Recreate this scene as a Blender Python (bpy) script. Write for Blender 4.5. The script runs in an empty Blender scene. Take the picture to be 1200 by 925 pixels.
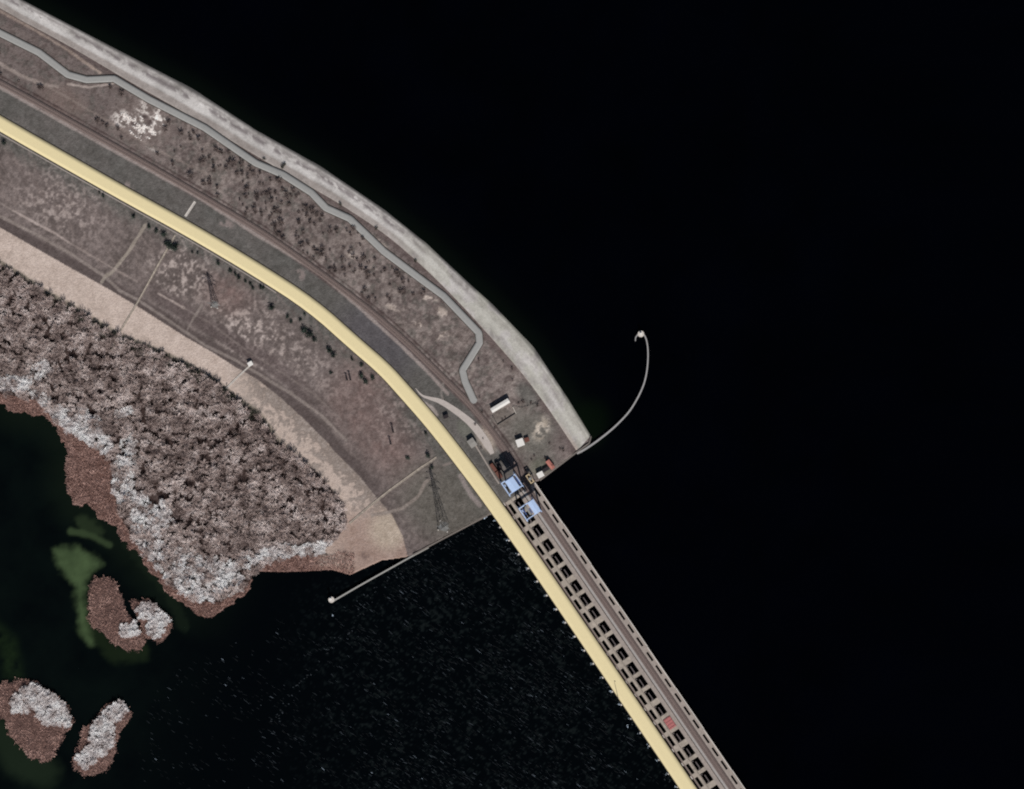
import bpy, math, random
import numpy as np
from mathutils import Vector, Matrix

random.seed(7)
RNG = np.random.default_rng(7)
S = 0.8                      # metres per map unit (the map has a 1200 x 925 frame, y down)
K = 1.28                     # sunlight + skylight gain of a level surface

scn = bpy.context.scene
COL = scn.collection

# ------------------------------------------------------------------ helpers
def lin(c):
    c = np.asarray(c, float) / 255.0
    return np.where(c <= 0.04045, c / 12.92, ((c + 0.055) / 1.055) ** 2.4)
def alb(c):
    return lin(c) / K
def W(px, py):
    return ((px - 600.0) * S, (462.5 - py) * S)
U = (0.5646, 0.8254); NV = (0.8254, -0.5646); P0 = (622.7, 653.0)
def D(u, n):
    return (P0[0] + u * U[0] + n * NV[0], P0[1] + u * U[1] + n * NV[1])
DAM_ROT = math.atan2(-U[1], U[0])

def tag(o, label=None, cat=None, group=None, kind=None):
    if label: o['label'] = label
    if cat: o['category'] = cat
    if group: o['group'] = group
    if kind: o['kind'] = kind
    return o
def empty(name, loc, rz=0.0, scale=1.0):
    o = bpy.data.objects.new(name, None)
    COL.objects.link(o); o.location = loc; o.rotation_euler = (0, 0, rz); o.scale = (scale,) * 3
    o.empty_display_size = 0.5
    return o
def raw_mesh(name, v, f=None, mats=(), smooth=False, tris=None):
    me = bpy.data.meshes.new(name)
    if tris is not None:
        v = np.asarray(v, np.float32); t = np.asarray(tris, np.int32)
        k = t.shape[1]
        me.vertices.add(len(v)); me.vertices.foreach_set('co', v.ravel())
        me.loops.add(t.size); me.loops.foreach_set('vertex_index', t.ravel())
        me.polygons.add(len(t)); me.polygons.foreach_set('loop_start', np.arange(0, t.size, k, dtype=np.int32))
        me.update(calc_edges=True)
    else:
        me.from_pydata([tuple(map(float, q)) for q in v], [], f); me.update()
    for m in mats: me.materials.append(m)
    if smooth: me.polygons.foreach_set('use_smooth', np.ones(len(me.polygons), bool))
    return me
def link(name, me, parent=None):
    o = bpy.data.objects.new(name, me); COL.objects.link(o)
    if parent is not None: o.parent = parent
    return o
class MB:
    def __init__(s): s.v = []; s.f = []
    def hexa(s, c8):
        b = len(s.v); s.v += [tuple(c) for c in c8]
        for q in ((0,3,2,1),(4,5,6,7),(0,1,5,4),(1,2,6,5),(2,3,7,6),(3,0,4,7)):
            s.f.append(tuple(b + i for i in q))
    def box(s, x0, x1, y0, y1, z0, z1, t=0.0):
        s.hexa([(x0,y0,z0),(x1,y0,z0),(x1,y1,z0),(x0,y1,z0),
                (x0+t,y0+t,z1),(x1-t,y0+t,z1),(x1-t,y1-t,z1),(x0+t,y1-t,z1)])
    def bar(s, p, q, w, w2=None):
        p = Vector(p); q = Vector(q); d = (q - p).normalized()
        a = d.cross(Vector((0,0,1)))
        if a.length < 1e-3: a = Vector((1,0,0))
        a.normalize(); b = d.cross(a).normalized(); w2 = w if w2 is None else w2
        c = []
        for (pt, ww) in ((p, w), (q, w2)):
            for (i, j) in ((-1,-1),(1,-1),(1,1),(-1,1)):
                c.append(pt + a * (i*ww/2) + b * (j*ww/2))
        s.hexa(c)
    def cyl(s, x, y, z0, z1, r0, r1=None, n=12):
        r1 = r0 if r1 is None else r1; b = len(s.v)
        for (z, r) in ((z0, r0), (z1, r1)):
            for i in range(n):
                a = 2*math.pi*i/n; s.v.append((x + r*math.cos(a), y + r*math.sin(a), z))
        for i in range(n):
            j = (i+1) % n; s.f.append((b+i, b+j, b+n+j, b+n+i))
        s.f.append(tuple(b+n+i for i in range(n))); s.f.append(tuple(b+n-1-i for i in range(n)))
    def gable(s, x0, x1, y0, y1, z0, z1, over=0.3):   # ridge along x, a roof with thickness
        ym = (y0+y1)/2; x0 -= over; x1 += over; y0 -= over; y1 += over; t = 0.18
        b = len(s.v)
        for x in (x0, x1):
            s.v += [(x,y0,z0),(x,ym,z1),(x,y1,z0),(x,y1,z0-t),(x,ym,z1-t),(x,y0,z0-t)]
        for i in range(6):
            j = (i+1) % 6; s.f.append((b+i, b+6+i, b+6+j, b+j))
        s.f.append(tuple(b+i for i in range(6))); s.f.append(tuple(b+11-i for i in range(6)))
    def build(s, name, m, parent=None, smooth=False):
        return link(name, raw_mesh(name, s.v, s.f, [m], smooth), parent)

# ------------------------------------------------------------------ numpy noise / geometry
def vnoise(x, y, scale, seed):
    r = np.random.default_rng(seed); T = r.random((256, 256))
    x = np.asarray(x, float) / scale + 1000; y = np.asarray(y, float) / scale + 1000
    xi = np.floor(x).astype(int); yi = np.floor(y).astype(int); fx = x - xi; fy = y - yi
    fx = fx*fx*(3-2*fx); fy = fy*fy*(3-2*fy)
    g = lambda i, j: T[(yi+j) % 256, (xi+i) % 256]
    return (g(0,0)*(1-fx)+g(1,0)*fx)*(1-fy) + (g(0,1)*(1-fx)+g(1,1)*fx)*fy
def fnoise(x, y, scale, seed, octs=4, rough=0.55):
    a = 1.0; t = 0; s = 0
    for i in range(octs):
        s = s + a * vnoise(x + 13.7*i, y - 7.1*i, scale / (2**i), seed + i); t += a; a *= rough
    return np.clip((s / t - 0.5) * 1.5 + 0.5, 0, 1)
def dist_poly(px, py, pts):
    d = np.full(np.shape(px), 1e9)
    for (x0, y0), (x1, y1) in zip(pts[:-1], pts[1:]):
        dx, dy = x1-x0, y1-y0; L = dx*dx + dy*dy + 1e-9
        t = np.clip(((px-x0)*dx + (py-y0)*dy) / L, 0, 1)
        d = np.minimum(d, np.hypot(px-x0-t*dx, py-y0-t*dy))
    return d
def inpoly(px, py, pts):
    r = np.zeros(np.shape(px), bool); n = len(pts)
    for i in range(n):
        (x0, y0), (x1, y1) = pts[i], pts[(i+1) % n]
        if y0 == y1: continue
        c = ((y0 > py) != (y1 > py)) & (px < (x1-x0)*(py-y0)/(y1-y0) + x0)
        r ^= c
    return r
def ss(a, b, x):
    t = np.clip((x-a)/(b-a), 0, 1); return t*t*(3-2*t)
def smooth_line(pts, step=3.0, it=2, keep=False):
    p = [np.array(q, float) for q in pts]
    if not keep:
        for _ in range(it):                                # Chaikin
            q = [p[0]]
            for a, b in zip(p[:-1], p[1:]): q += [a*.75+b*.25, a*.25+b*.75]
            q.append(p[-1]); p = q
    p = np.array(p); d = np.r_[0, np.cumsum(np.hypot(*np.diff(p, axis=0).T))]
    n = max(2, int(d[-1]/step)); t = np.linspace(0, d[-1], n)
    return np.c_[np.interp(t, d, p[:,0]), np.interp(t, d, p[:,1])]
def offset_line(p, w):
    t = np.gradient(p, axis=0); t /= np.linalg.norm(t, axis=1)[:,None]
    return p + np.c_[-t[:,1], t[:,0]] * w                   # +w = right of travel on a y-down map

# ------------------------------------------------------------------ the plan, traced in map units
E58 = [(-900,-330),(-150,57),(0,145),(97,200),(152,231),(225,271),(300,315.5),(366,358),(417,404),(450,432),(475,460),(505,494),(534,531),(571,580),(622.7,653),(671,724),(807,925),(980,1181)]
SERVICE = [(-300,-120),(0,39),(46,62),(80,88),(102,94),(134,92.5),(175,117),(240,150),(300,191.5),(332,205),(365,226),(382,244),(410,256.5),(450,295),(490,325),(520,347),(561,390),(562,402),(542,434),(545,447),(555,469)]
SHORE_UP = [(-900,-560),(-200,-140),(0,-16),(25,0),(140,60),(225,104),(300,153),(375,195),(450,246),(500,286),(550,333),(577,357),(625,407),(665,467),(692,511)]
C_IN = [(-900,-530),(-200,-112),(0,11),(80,53),(150,95),(225,137),(300,183),(365,220),(400,240),(450,273),(490,307),(530,346),(575,395),(610,435),(640,475),(676,529)]
RAIL = [(-900,-420),(-150,20),(0,96),(100,152),(175,194),(232,227),(300,267),(347,299),(425,356),(475,399),(515,438),(555,477),(580,510),(605,545),D(-70,41),D(0,41),D(150,41),D(300,41),D(460,41)]
RAIL_PATH = [(-300,-60),(0,102.5),(115,167),(232,231),(300,275),(375,320),(427,366),(470,405),(505,440),(525,462)]
TOE = [(-900,-250),(-200,150),(0,267),(75,310),(120,335),(162,360),(217,395),(250,414),(275,430),(300,444),(327,465),(362,497),(382,517),(392,530),(420,557),(440,582),(460,605),(472,630),(477,650),(485,760)]
WOOD_TOP = [(-900,-200),(-200,195),(0,310),(25,325),(50,342),(82,360),(110,377),(140,395),(170,407),(212,425),(250,447),(277,470),(300,483),(325,517),(340,531),(370,552),(400,587),(407,612),(395,632),(378,646)]
SHORE_DN = [(410,674.5),(387,668),(362,670),(325,671),(300,670),(294,688),(288,698),(270,712),(252,719),(235,728),(225,716),(214,706),(204,700),(190,690),(179,674),(161,653),(147,634),(133,617),(120,610),(110,597),(85,590),(76,562),(75,525),(65,500),(50,486),(37,484),(15,485),(0,476),(-60,450),(-300,330),(-900,0)]
_s = smooth_line(SHORE_DN[4:-2], 1.6, keep=True)
_n = np.c_[fnoise(_s[:,0], _s[:,1], 9, 5, 3)-.5, fnoise(_s[:,0], _s[:,1], 9, 6, 3)-.5]*9.0*np.minimum(1, np.arange(len(_s))/8.0)[:,None]
SHORE_DN = SHORE_DN[:4] + [tuple(q) for q in _s + _n] + SHORE_DN[-2:]
WALL_R = [(692,511),(690,519),(676,529),(632,562.5),(D(-70,53))]
WALL_L = [D(-70,-9),(570,604),(520,630),(480,652.5),(447,657),(425,667),(410,674.5)]
LAND = SHORE_UP + WALL_R[1:] + WALL_L + SHORE_DN[1:]
NE_SIDE = E58 + [(2500,1181),(2500,-3000),(-900,-3000)]
BELOW_TOE = TOE + [(485,3000),(-900,3000)]
BELOW_INNER = C_IN + [(700,3000),(-900,3000)]
WOOD = WOOD_TOP + [(384,650),(345,652),(313,660),(298,675),(284,693),(256,707),(226,704),(196,684),(176,657),(154,632),(138,602),(130,566),(131,540),(113,527),(85,510),(62,492),(45,470),(0,462),(-300,330),(-900,-40)]
TRACK = [(-300,75),(0,254),(37,272),(82,297),(122,324),(140,341),(162,352),(187,369),(217,389),(240,405),(275,422),(300,437),(340,461),(375,486),(405,516)]

def terrain(px, py):
    px = np.asarray(px, float); py = np.asarray(py, float)
    ins = inpoly(px, py, LAND); ne = inpoly(px, py, NE_SIDE); below = inpoly(px, py, BELOW_TOE)
    dS = dist_poly(px, py, SHORE_UP); dr = np.maximum(dist_poly(px, py, E58) - 12, 0)
    dt = dist_poly(px, py, TOE); dd = dist_poly(px, py, SHORE_DN)
    z_ne = 5*np.clip(dS/31, 0, 1)
    t = dr/(dr+dt+1e-6); z_mid = 5 - 13*(t*t*(3-2*t))
    z_low = -8 - 3*np.clip(dt/70, 0, 1)
    z_sw = np.where(below, z_low, z_mid)
    z_sw = np.minimum(z_sw, -11.85 + 0.22*dd)
    z = np.where(ne, z_ne, z_sw)
    u = (px-P0[0])*U[0] + (py-P0[1])*U[1]; n = (px-P0[0])*NV[0] + (py-P0[1])*NV[1]
    up = np.where(u > -72, n > 32, ne)
    do = dist_poly(px, py, LAND + LAND[:1])
    z_out = np.where(up, -0.1-0.25*do, -12.2-0.25*do)
    return np.where(ins, z, z_out)
def tz(px, py):
    return float(terrain(np.array([px]), np.array([py]))[0])

# ------------------------------------------------------------------ materials
def mat(name, rgb=(128,128,128), rough=0.85, var=0.18, scale=0.6, bump=0.0, spec=0.2, metal=0.0, attr=None, detail=5):
    m = bpy.data.materials.new(name); m.use_nodes = True
    nt = m.node_tree; N = nt.nodes; L = nt.links; b = N['Principled BSDF']
    b.inputs['Roughness'].default_value = rough; b.inputs['Specular IOR Level'].default_value = spec
    b.inputs['Metallic'].default_value = metal
    geo = N.new('ShaderNodeNewGeometry'); no = N.new('ShaderNodeTexNoise')
    no.inputs['Scale'].default_value = scale; no.inputs['Detail'].default_value = detail; no.inputs['Roughness'].default_value = 0.6
    L.new(geo.outputs['Position'], no.inputs['Vector'])
    mr = N.new('ShaderNodeMapRange'); mr.inputs[1].default_value = 0.25; mr.inputs[2].default_value = 0.75
    mr.inputs[3].default_value = 1-var; mr.inputs[4].default_value = 1+var
    L.new(no.outputs['Fac'], mr.inputs[0])
    mx = N.new('ShaderNodeMix'); mx.data_type = 'RGBA'; mx.blend_type = 'MULTIPLY'; mx.inputs[0].default_value = 1.0
    if attr:
        at = N.new('ShaderNodeAttribute'); at.attribute_name = attr; L.new(at.outputs['Color'], mx.inputs[6])
    else:
        mx.inputs[6].default_value = (*alb(rgb), 1)
    L.new(mr.outputs[0], mx.inputs[7]); L.new(mx.outputs[2], b.inputs['Base Color'])
    if bump:
        bp = N.new('ShaderNodeBump'); bp.inputs['Strength'].default_value = 1.0; bp.inputs['Distance'].default_value = bump
        L.new(no.outputs['Fac'], bp.inputs['Height']); L.new(bp.outputs[0], b.inputs['Normal'])
    return m
def twig_mat(name, c1, c2, scale, c3=None, detail=4, rgh=.5, lo=.34, hi=.66):
    """twigs whose own colour drifts from tree to tree across the ground"""
    m = bpy.data.materials.new(name); m.use_nodes = True
    nt = m.node_tree; N = nt.nodes; L = nt.links; b = N['Principled BSDF']
    b.inputs['Roughness'].default_value = 0.9; b.inputs['Specular IOR Level'].default_value = 0.1
    geo = N.new('ShaderNodeNewGeometry'); no = N.new('ShaderNodeTexNoise')
    no.inputs['Scale'].default_value = scale; no.inputs['Detail'].default_value = detail; no.inputs['Roughness'].default_value = rgh
    L.new(geo.outputs['Position'], no.inputs['Vector'])
    cr = N.new('ShaderNodeValToRGB'); e = cr.color_ramp.elements
    e[0].position = lo; e[0].color = (*alb(c1), 1); e[1].position = hi; e[1].color = (*alb(c2), 1)
    if c3 is not None:
        q = e.new((lo+hi)/2 + .01); q.color = (*alb(c3), 1)
    L.new(no.outputs['Fac'], cr.inputs[0]); L.new(cr.outputs[0], b.inputs['Base Color'])
    return m
M = {}
M['soil'] = mat('soil_and_dry_grass', attr='soil', var=0.24, scale=0.6, bump=0.6, rough=0.95, spec=0.05, detail=6)
M['slope'] = mat('weathered_concrete_facing', attr='soil', var=0.16, scale=0.5, bump=0.2, rough=0.9, spec=0.1)
M['yellow'] = mat('pale_yellow_road', (235,219,173), var=0.03, scale=0.35, rough=0.9, spec=0.05)
M['grey_road'] = mat('grey_asphalt', (160,159,156), var=0.08, scale=0.5, rough=0.9, spec=0.05)
M['kerb'] = mat('dark_kerb', (62,56,50), var=0.1)
M['kerb_pale'] = mat('pale_verge', (160,150,142), var=0.12)
M['ballast'] = mat('brown_ballast', (120,105,100), var=0.2, scale=0.8, bump=0.1)
M['rail'] = mat('rail_steel', (105,98,95), metal=0.4, rough=0.5)
M['dirt'] = mat('pale_dirt', (150,140,134), var=0.16, scale=0.4, bump=0.05)
M['dirt_dim'] = mat('dim_dirt', (128,118,113), var=0.16, scale=0.4, bump=0.05)
M['access'] = mat('pale_access_road', (188,178,171), var=0.12, scale=0.35)
M['deck'] = mat('dam_deck_concrete', (160,149,141), var=0.2, scale=0.45)
M['deck_pink'] = mat('brownish_deck', (122,107,101), var=0.2, scale=0.5)
M['deck_grey'] = mat('grey_deck', (166,160,156), var=0.14, scale=0.4)
M['deck_pale'] = mat('pale_deck_concrete', (166,155,143), var=0.34, scale=0.3)
M['pier'] = mat('pier_concrete', (205,198,190), var=0.14, scale=0.4)
M['weir'] = mat('wet_concrete', (40,38,36), var=0.2)
M['gate'] = mat('gate_steel', (104,96,95), var=0.15, rough=0.6)
M['rust'] = mat('rusty_steel', (110,72,62), var=0.25, scale=0.9)
M['redcover'] = mat('faded_red_cover', (176,110,108), var=0.22, scale=0.7)
M['blue'] = mat('pale_blue_paint', (184,206,240), var=0.10, scale=0.5, rough=0.6)
M['blue_dark'] = mat('deep_blue_paint', (70,90,140), var=0.1, rough=0.6)
M['steel'] = mat('galvanised_steel', (150,150,148), var=0.1, rough=0.55, metal=0.3)
M['tan'] = mat('tan_steel', (190,170,138), var=0.14, scale=0.7)
M['white'] = mat('white_roof', (232,228,222), var=0.06, scale=0.5)
M['plaster'] = mat('pale_plaster', (205,198,188), var=0.08)
M['grey_roof'] = mat('grey_roof', (150,146,140), var=0.12, scale=0.6)
M['red_roof'] = mat('red_roof', (180,116,104), var=0.18, scale=0.7)
M['dark_metal'] = mat('dark_metal', (50,44,46), var=0.15)
M['glass'] = mat('window_glass', (40,46,52), var=0.05, rough=0.15, spec=0.5)
M['mole'] = mat('mole_concrete', (158,156,155), var=0.10, scale=0.4)
M['jetty'] = mat('jetty_concrete', (160,158,153), var=0.12, scale=0.4)
M['wall'] = mat('retaining_wall_concrete', (120,112,106), var=0.15)
M['reed_ground'] = mat('reed_bed_ground', (98,76,70), var=0.3, scale=0.5, bump=0.5)
M['reed'] = twig_mat('dry_reeds', (118,92,85), (214,178,166), 0.12, (162,129,119), 6, .75)
M['twig'] = twig_mat('bare_twigs', (110,94,90), (240,225,219), 0.08, (184,165,158), 5, .72, .36, .63)
M['twig_pale'] = twig_mat('whitish_twigs', (176,162,158), (255,254,253), 0.09, (238,231,229), 5, .65, .36, .6)
M['bark'] = mat('grey_bark', (95,85,80))
M['scrub'] = twig_mat('dark_scrub', (62,53,51), (118,104,99), 0.35)
M['evergreen'] = twig_mat('evergreen_leaves', (32,40,36), (74,84,76), 0.3)
M['edge_green'] = twig_mat('edge_shrub_leaves', (52,54,46), (92,90,80), 0.2)
M['foam_glint'] = mat('froth_and_glint', attr='soil', var=0.05, rough=0.8, spec=0.2)
M['rock'] = mat('white_rubble', (236,228,222), var=0.12, scale=0.8)

def water_mat(name, base, attr=None):
    m = bpy.data.materials.new(name); m.use_nodes = True
    nt = m.node_tree; N = nt.nodes; L = nt.links; b = N['Principled BSDF']
    b.inputs['Roughness'].default_value = 0.12; b.inputs['IOR'].default_value = 1.33
    b.inputs['Specular IOR Level'].default_value = 0.10
    geo = N.new('ShaderNodeNewGeometry')
    if attr:
        at = N.new('ShaderNodeAttribute'); at.attribute_name = attr; L.new(at.outputs['Color'], b.inputs['Base Color'])
    else:
        b.inputs['Base Color'].default_value = (*base, 1)
    no = N.new('ShaderNodeTexNoise'); no.inputs['Scale'].default_value = 0.35; no.inputs['Detail'].default_value = 3
    L.new(geo.outputs['Position'], no.inputs['Vector'])
    bp = N.new('ShaderNodeBump'); bp.inputs['Strength'].default_value = 0.5; bp.inputs['Distance'].default_value = 0.12
    L.new(no.outputs['Fac'], bp.inputs['Height']); L.new(bp.outputs[0], b.inputs['Normal'])
    return m
M['river'] = water_mat('river_water', (0.001,0.002,0.002), attr='soil')
M['reservoir'] = water_mat('reservoir_water', (0.0006,0.0008,0.002), attr='soil')

# ------------------------------------------------------------------ grids with a colour attribute
def grid_object(name, xs, ys, zfun, colfun, keepfun, m, smooth=True):
    X, Y = np.meshgrid(xs, ys); x = X.ravel(); y = Y.ravel()
    z = zfun(x, y); nx, ny = len(xs), len(ys)
    i = np.arange(nx*ny).reshape(ny, nx)
    q = np.c_[i[1:,:-1].ravel(), i[1:,1:].ravel(), i[:-1,1:].ravel(), i[:-1,:-1].ravel()]
    if keepfun is not None:
        k = keepfun(x, y); q = q[k[q].any(axis=1)]
        used = np.zeros(nx*ny, bool); used[q.ravel()] = True
        re = np.cumsum(used) - 1; q = re[q]; x, y, z = x[used], y[used], z[used]
    wx, wy = W(x, y)
    me = raw_mesh(name, np.c_[wx, wy, z], mats=[m], smooth=smooth, tris=q)
    c = colfun(x, y)
    a = me.attributes.new('soil', 'FLOAT_COLOR', 'POINT')
    a.data.foreach_set('color', np.c_[c, np.ones(len(c))].astype(np.float32).ravel())
    return link(name, me)

def ell(x, y, cx, cy, rx, ry, rot=0, soft=0.5):
    a = math.radians(rot); dx = x-cx; dy = y-cy
    e = np.hypot((dx*math.cos(a)+dy*math.sin(a))/rx, (-dx*math.sin(a)+dy*math.cos(a))/ry)
    return 1 - ss(1-soft, 1+soft, e)

def soil(x, y):
    n25 = fnoise(x, y, 28, 11); n8 = fnoise(x, y, 9, 21); n3 = fnoise(x, y, 3.4, 31, 3); n5 = fnoise(x, y, 6, 41)
    # streaks that run along the dam (worn grass rows)
    st = fnoise(x*0.55+y*0.83, (x*0.83-y*0.55)*5, 12, 51)
    col = np.array([110,100,97.]) + (n25[:,None]-.5)*np.array([26,24,24.]) + (n5[:,None]-.5)*np.array([20,19,19.]) + (n3[:,None]-.5)*np.array([20,19,19.])
    def bl(m, c, amp=14):
        nonlocal col
        c = np.array(c, float) + (n3[:,None]-.5)*amp + (n8[:,None]-.5)*amp
        m = np.clip(m, 0, 1)[:,None]; col = col*(1-m) + c*m
    ins_ne = inpoly(x, y, NE_SIDE); dE = dist_poly(x, y, E58); dR = dist_poly(x, y, RAIL)
    below = inpoly(x, y, BELOW_TOE); dT = dist_poly(x, y, TOE); wood = inpoly(x, y, WOOD)
    dW = dist_poly(x, y, WOOD_TOP); dD = dist_poly(x, y, SHORE_DN); dTr = dist_poly(x, y, TRACK)
    inner = inpoly(x, y, BELOW_INNER); dC = dist_poly(x, y, C_IN); dSv = dist_poly(x, y, SERVICE)
    # corridor between highway and railway: greyer, greener grass
    rail_below = inpoly(x, y, RAIL + [(600,3000),(-900,3000)])
    cor = ins_ne & rail_below
    bl(np.where(cor, .75, 0)*(1-.3*n25), (93,93,89), 20)
    bl(np.where(cor, .7, 0)*ell(x,y,440,400,50,38,45), (90,86,90), 12)
    for (cx, cy, rx, ry) in ((352,322,9,6),(265,262,10,5),(146,221,12,8)):
        bl(ell(x,y,cx,cy,rx,ry,20)*ss(.4,.6,n5), (140,128,124))
    # brown railway bed
    bl(np.where(ins_ne, (1-ss(5,7.5,dR))*.8, 0), (97,83,81), 14)
    # verge on the downstream side of the highway
    bl(np.where(~ins_ne, (1-ss(12,34,dE+8*(n8-.5))), 0)*.75, (97,97,92), 18)
    # upstream crest: shrub belt soil
    ne_r = ins_ne & ~rail_below
    bl(np.where(ne_r, .55, 0), (119,107,103), 20)
    bl(np.where(ne_r, .6, 0)*ss(.52,.68,n8)*ss(150,230,x), (132,120,115), 24)
    bl(np.where(ne_r, .55, 0)*ss(.52,.7,fnoise(x, y, 16, 131))*ss(180,250,x), (140,128,122), 22)
    bl(np.where(ne_r, .45, 0)*ss(.55,.72,n5), (86,84,79), 14)
    bl(np.where(ne_r, .36, 0)*ss(.58,.8,n3)*ss(150,230,x), (150,137,131), 16)
    bl(np.where(ne_r, .3, 0)*(1-ss(.2,.42,n3)), (82,71,69), 8)
    bl(ell(x,y,75,118,30,16,30)*np.where(ne_r,.5,0), (128,110,103), 10)
    bl(np.where(ne_r&inner, 1-ss(3,10,dC), 0)*.7, (108,94,91), 10)
    # light scratches in the shrub belt
    for (cx, cy, rx, ry, r) in ((463,360,12,5,15),(490,380,9,4,5),(519,394,9,4,-25),(503,350,10,3,10),(518,366,9,5,35),(441,286,12,6,30),(414,300,9,4,20)):
        bl(ell(x,y,cx,cy,rx,ry,r)*ss(.42,.6,n5), (182,168,158), 30)
    # bare white quarry scar
    nq = fnoise(x*.8+y*.6, (y*.8-x*.6)*1.7, 7, 43, 4, .65)
    q = np.maximum.reduce([ell(x,y,150,141,16,9,15,.5), ell(x,y,163,150,16,9,40,.5), ell(x,y,176,160,15,8,65,.5), ell(x,y,185,142,9,15,20,.5), ell(x,y,168,128,8,9,0,.6)*.7])
    bl(q*ss(.44,.60,nq), (226,217,210), 50)
    bl(ell(x,y,165,146,36,30,30,.4)*.45, (140,126,120), 24)
    bl(q*ss(.50,.62,nq), (232,224,217), 40)
    for (cx, cy, rx, ry) in ((158,146,4,3),(176,144,4,3),(170,137,4,3)): bl(ell(x,y,cx,cy,rx,ry,20)*.8, (84,72,70))
    # slope below the highway
    sw = (~ins_ne) & (~below)
    bl(np.where(sw, .5, 0)*ss(.5,.75,st), (122,110,106), 16)
    bl(np.where(sw, .28, 0)*ss(.55,.8,n3), (134,121,116), 10)
    bl(np.where(sw, .28, 0)*(1-ss(.2,.45,n3)), (86,77,75), 8)
    nf = n5*.5 + n3*.5
    for (cx, cy, rx, ry, r, a) in ((70,238,48,30,20,.6),(212,318,34,30,30,.9),(300,395,46,34,40,.8),(285,372,30,16,10,.6),(455,485,40,26,45,.5),(360,430,40,22,40,.5)):
        bl(np.where(sw, a, 0)*ell(x,y,cx,cy,rx,ry,r,.7)*ss(.50,.70,nf), (168,155,149), 30)
    for (cx, cy, rx, ry, r, a) in ((440,445,45,22,45,.35),(448,520,48,26,45,.4),(268,345,26,20,20,.4),(180,230,40,14,30,.2),(410,470,30,25,40,.3)):
        bl(np.where(sw, a, 0)*ell(x,y,cx,cy,rx,ry,r,.8)*(.5+n8), (127,103,98), 22)
    bl(np.where(sw, 1, 0)*ss(14,17,dT)*(1-ss(30,36,dT))*ss(150,200,x)*(1-ss(330,400,x))*.6, (88,77,76), 10)
    bl(np.where(sw, 1, 0)*(1-ss(9,13,dT))*.75*(1-ss(420,470,x)), (87,77,75), 10)
    bl(np.where(sw, .75, 0)*ell(x,y,520,590,55,42,40), (98,95,88), 18)
    # sandy berm between slope and wood
    sand = below & ~wood
    bl(np.where(sand, 1, 0), (195,178,167), 18)
    mott = ss(255,310,x)
    bl(np.where(sand, 1, 0)*mott*ss(.36,.60,n8*.5+n3*.5 + .28*(1-ss(0,30,dT)) -.12)*.8, (126,115,108), 34)
    bl(np.where(sand, 1, 0)*ss(360,420,x)*ss(585,625,y)*.8, (156,132,121), 26)
    bl(np.where(sand, 1, 0)*ell(x,y,455,622,22,22,30)*.8, (186,172,155), 24)
    bl(np.where(sand, 1, 0)*ell(x,y,404,651,4,6,0)*ss(.3,.6,n3)*.6, (100,82,77)); bl(np.where(sand, 1, 0)*ell(x,y,427,652,6,5,0)*ss(.3,.6,n3)*.55, (104,87,82))
    bl(np.where(sand, 1, 0)*(1-ss(2,8,dD))*.6, (134,102,92), 30)
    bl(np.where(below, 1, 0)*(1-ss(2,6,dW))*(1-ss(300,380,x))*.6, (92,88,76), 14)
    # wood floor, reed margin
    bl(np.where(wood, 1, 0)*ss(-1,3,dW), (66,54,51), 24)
    reed = below & ~wood & inpoly(x, y, WOOD_TOP + [(330,900),(-900,900)])
    bl(np.where(reed, 1, 0)*(1-ss(355,395,x)), (112,87,80), 30)
    # yard at the dam head
    bl(ell(x,y,625,510,36,26,35)*.8, (112,109,102), 16)
    bl(ell(x,y,605,450,26,20,50)*ss(.45,.65,n5)*.7, (150,138,132), 26)
    bl(ell(x,y,618,462,16,10,50)*.6, (98,99,94), 12)
    bl(ell(x,y,634,503,9,14,20)*ss(.38,.6,n5), (186,174,160), 34)
    bl(ell(x,y,660,520,16,16,0)*.5, (112,98,96), 12)
    bl(ell(x,y,633,548,14,10,0)*.6, (104,106,92), 12)
    bl(ell(x,y,570,515,9,16,-30)*.8, (182,166,152), 26)
    bl(ell(x,y,545,503,8,12,-30)*.7, (112,112,102), 12)
    bl(np.where(ins_ne,1,0)*(1-ss(9,13,dE))*ss(480,530,y)*.7, (128,124,117), 10)
    bl(ell(x,y,588,478+14,13,9,-33)*.6, (120,112,105), 14)
    # footpaths worn into the ground
    def path(pts, w, c, a=.9):
        d = dist_poly(x, y, pts); bl((1-ss(w*.6, w*1.5, d + 1.2*(n5-.5)))*a, c, 16)
    path(RAIL_PATH, 1.8, (152,140,135), 1)
    path([tuple(q) for q in offset_line(smooth_line(RAIL, 12), -7.2)], .8, (78,66,64), .8)
    path([(-300,-110),(0,13.5),(40,35),(75,56),(118,86)], 1.5, (170,152,140), .8)
    path([(-200,-30),(0,75),(25,89),(52,100),(68,102)], 1.9, (156,143,136))
    path([(52,100),(75,112),(100,127),(140,150),(178,173),(205,186),(245,205)], 1.2, (140,127,120), .65)
    path([(80,99),(105,103),(135,98)], 1.2, (186,172,164), .8)
    path(TRACK, 1.6, (142,131,125), .85)
    path([(171,264),(150,296),(130,320),(122,324),(118,331)], 1.8, (150,140,130), .9)
    path([(-100,185),(0,238),(15,247)], 1.0, (150,138,132), .6)
    path([(15,247),(65,274),(80,284)], 1.3, (172,158,152), .85)
    path([(80,284),(107,300),(135,316),(160,330)], 1.1, (150,137,131), .7)
    path([(185,344),(205,355),(215,361)], 1.2, (178,164,157), .8)
    path([(215,361),(245,378),(290,412),(327,435),(365,460),(400,492)], 1.0, (128,117,112), .6)
    path([(237,357),(227,372),(219,386)], 1.3, (140,130,124), .7)
    path([(505,560),(498,566),(490,582),(472,596),(450,602),(436,604)], 1.9, (142,131,124), .8)
    path([(520,545),(532,541),(545,537)], 1.2, (142,128,122), .6)
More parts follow.
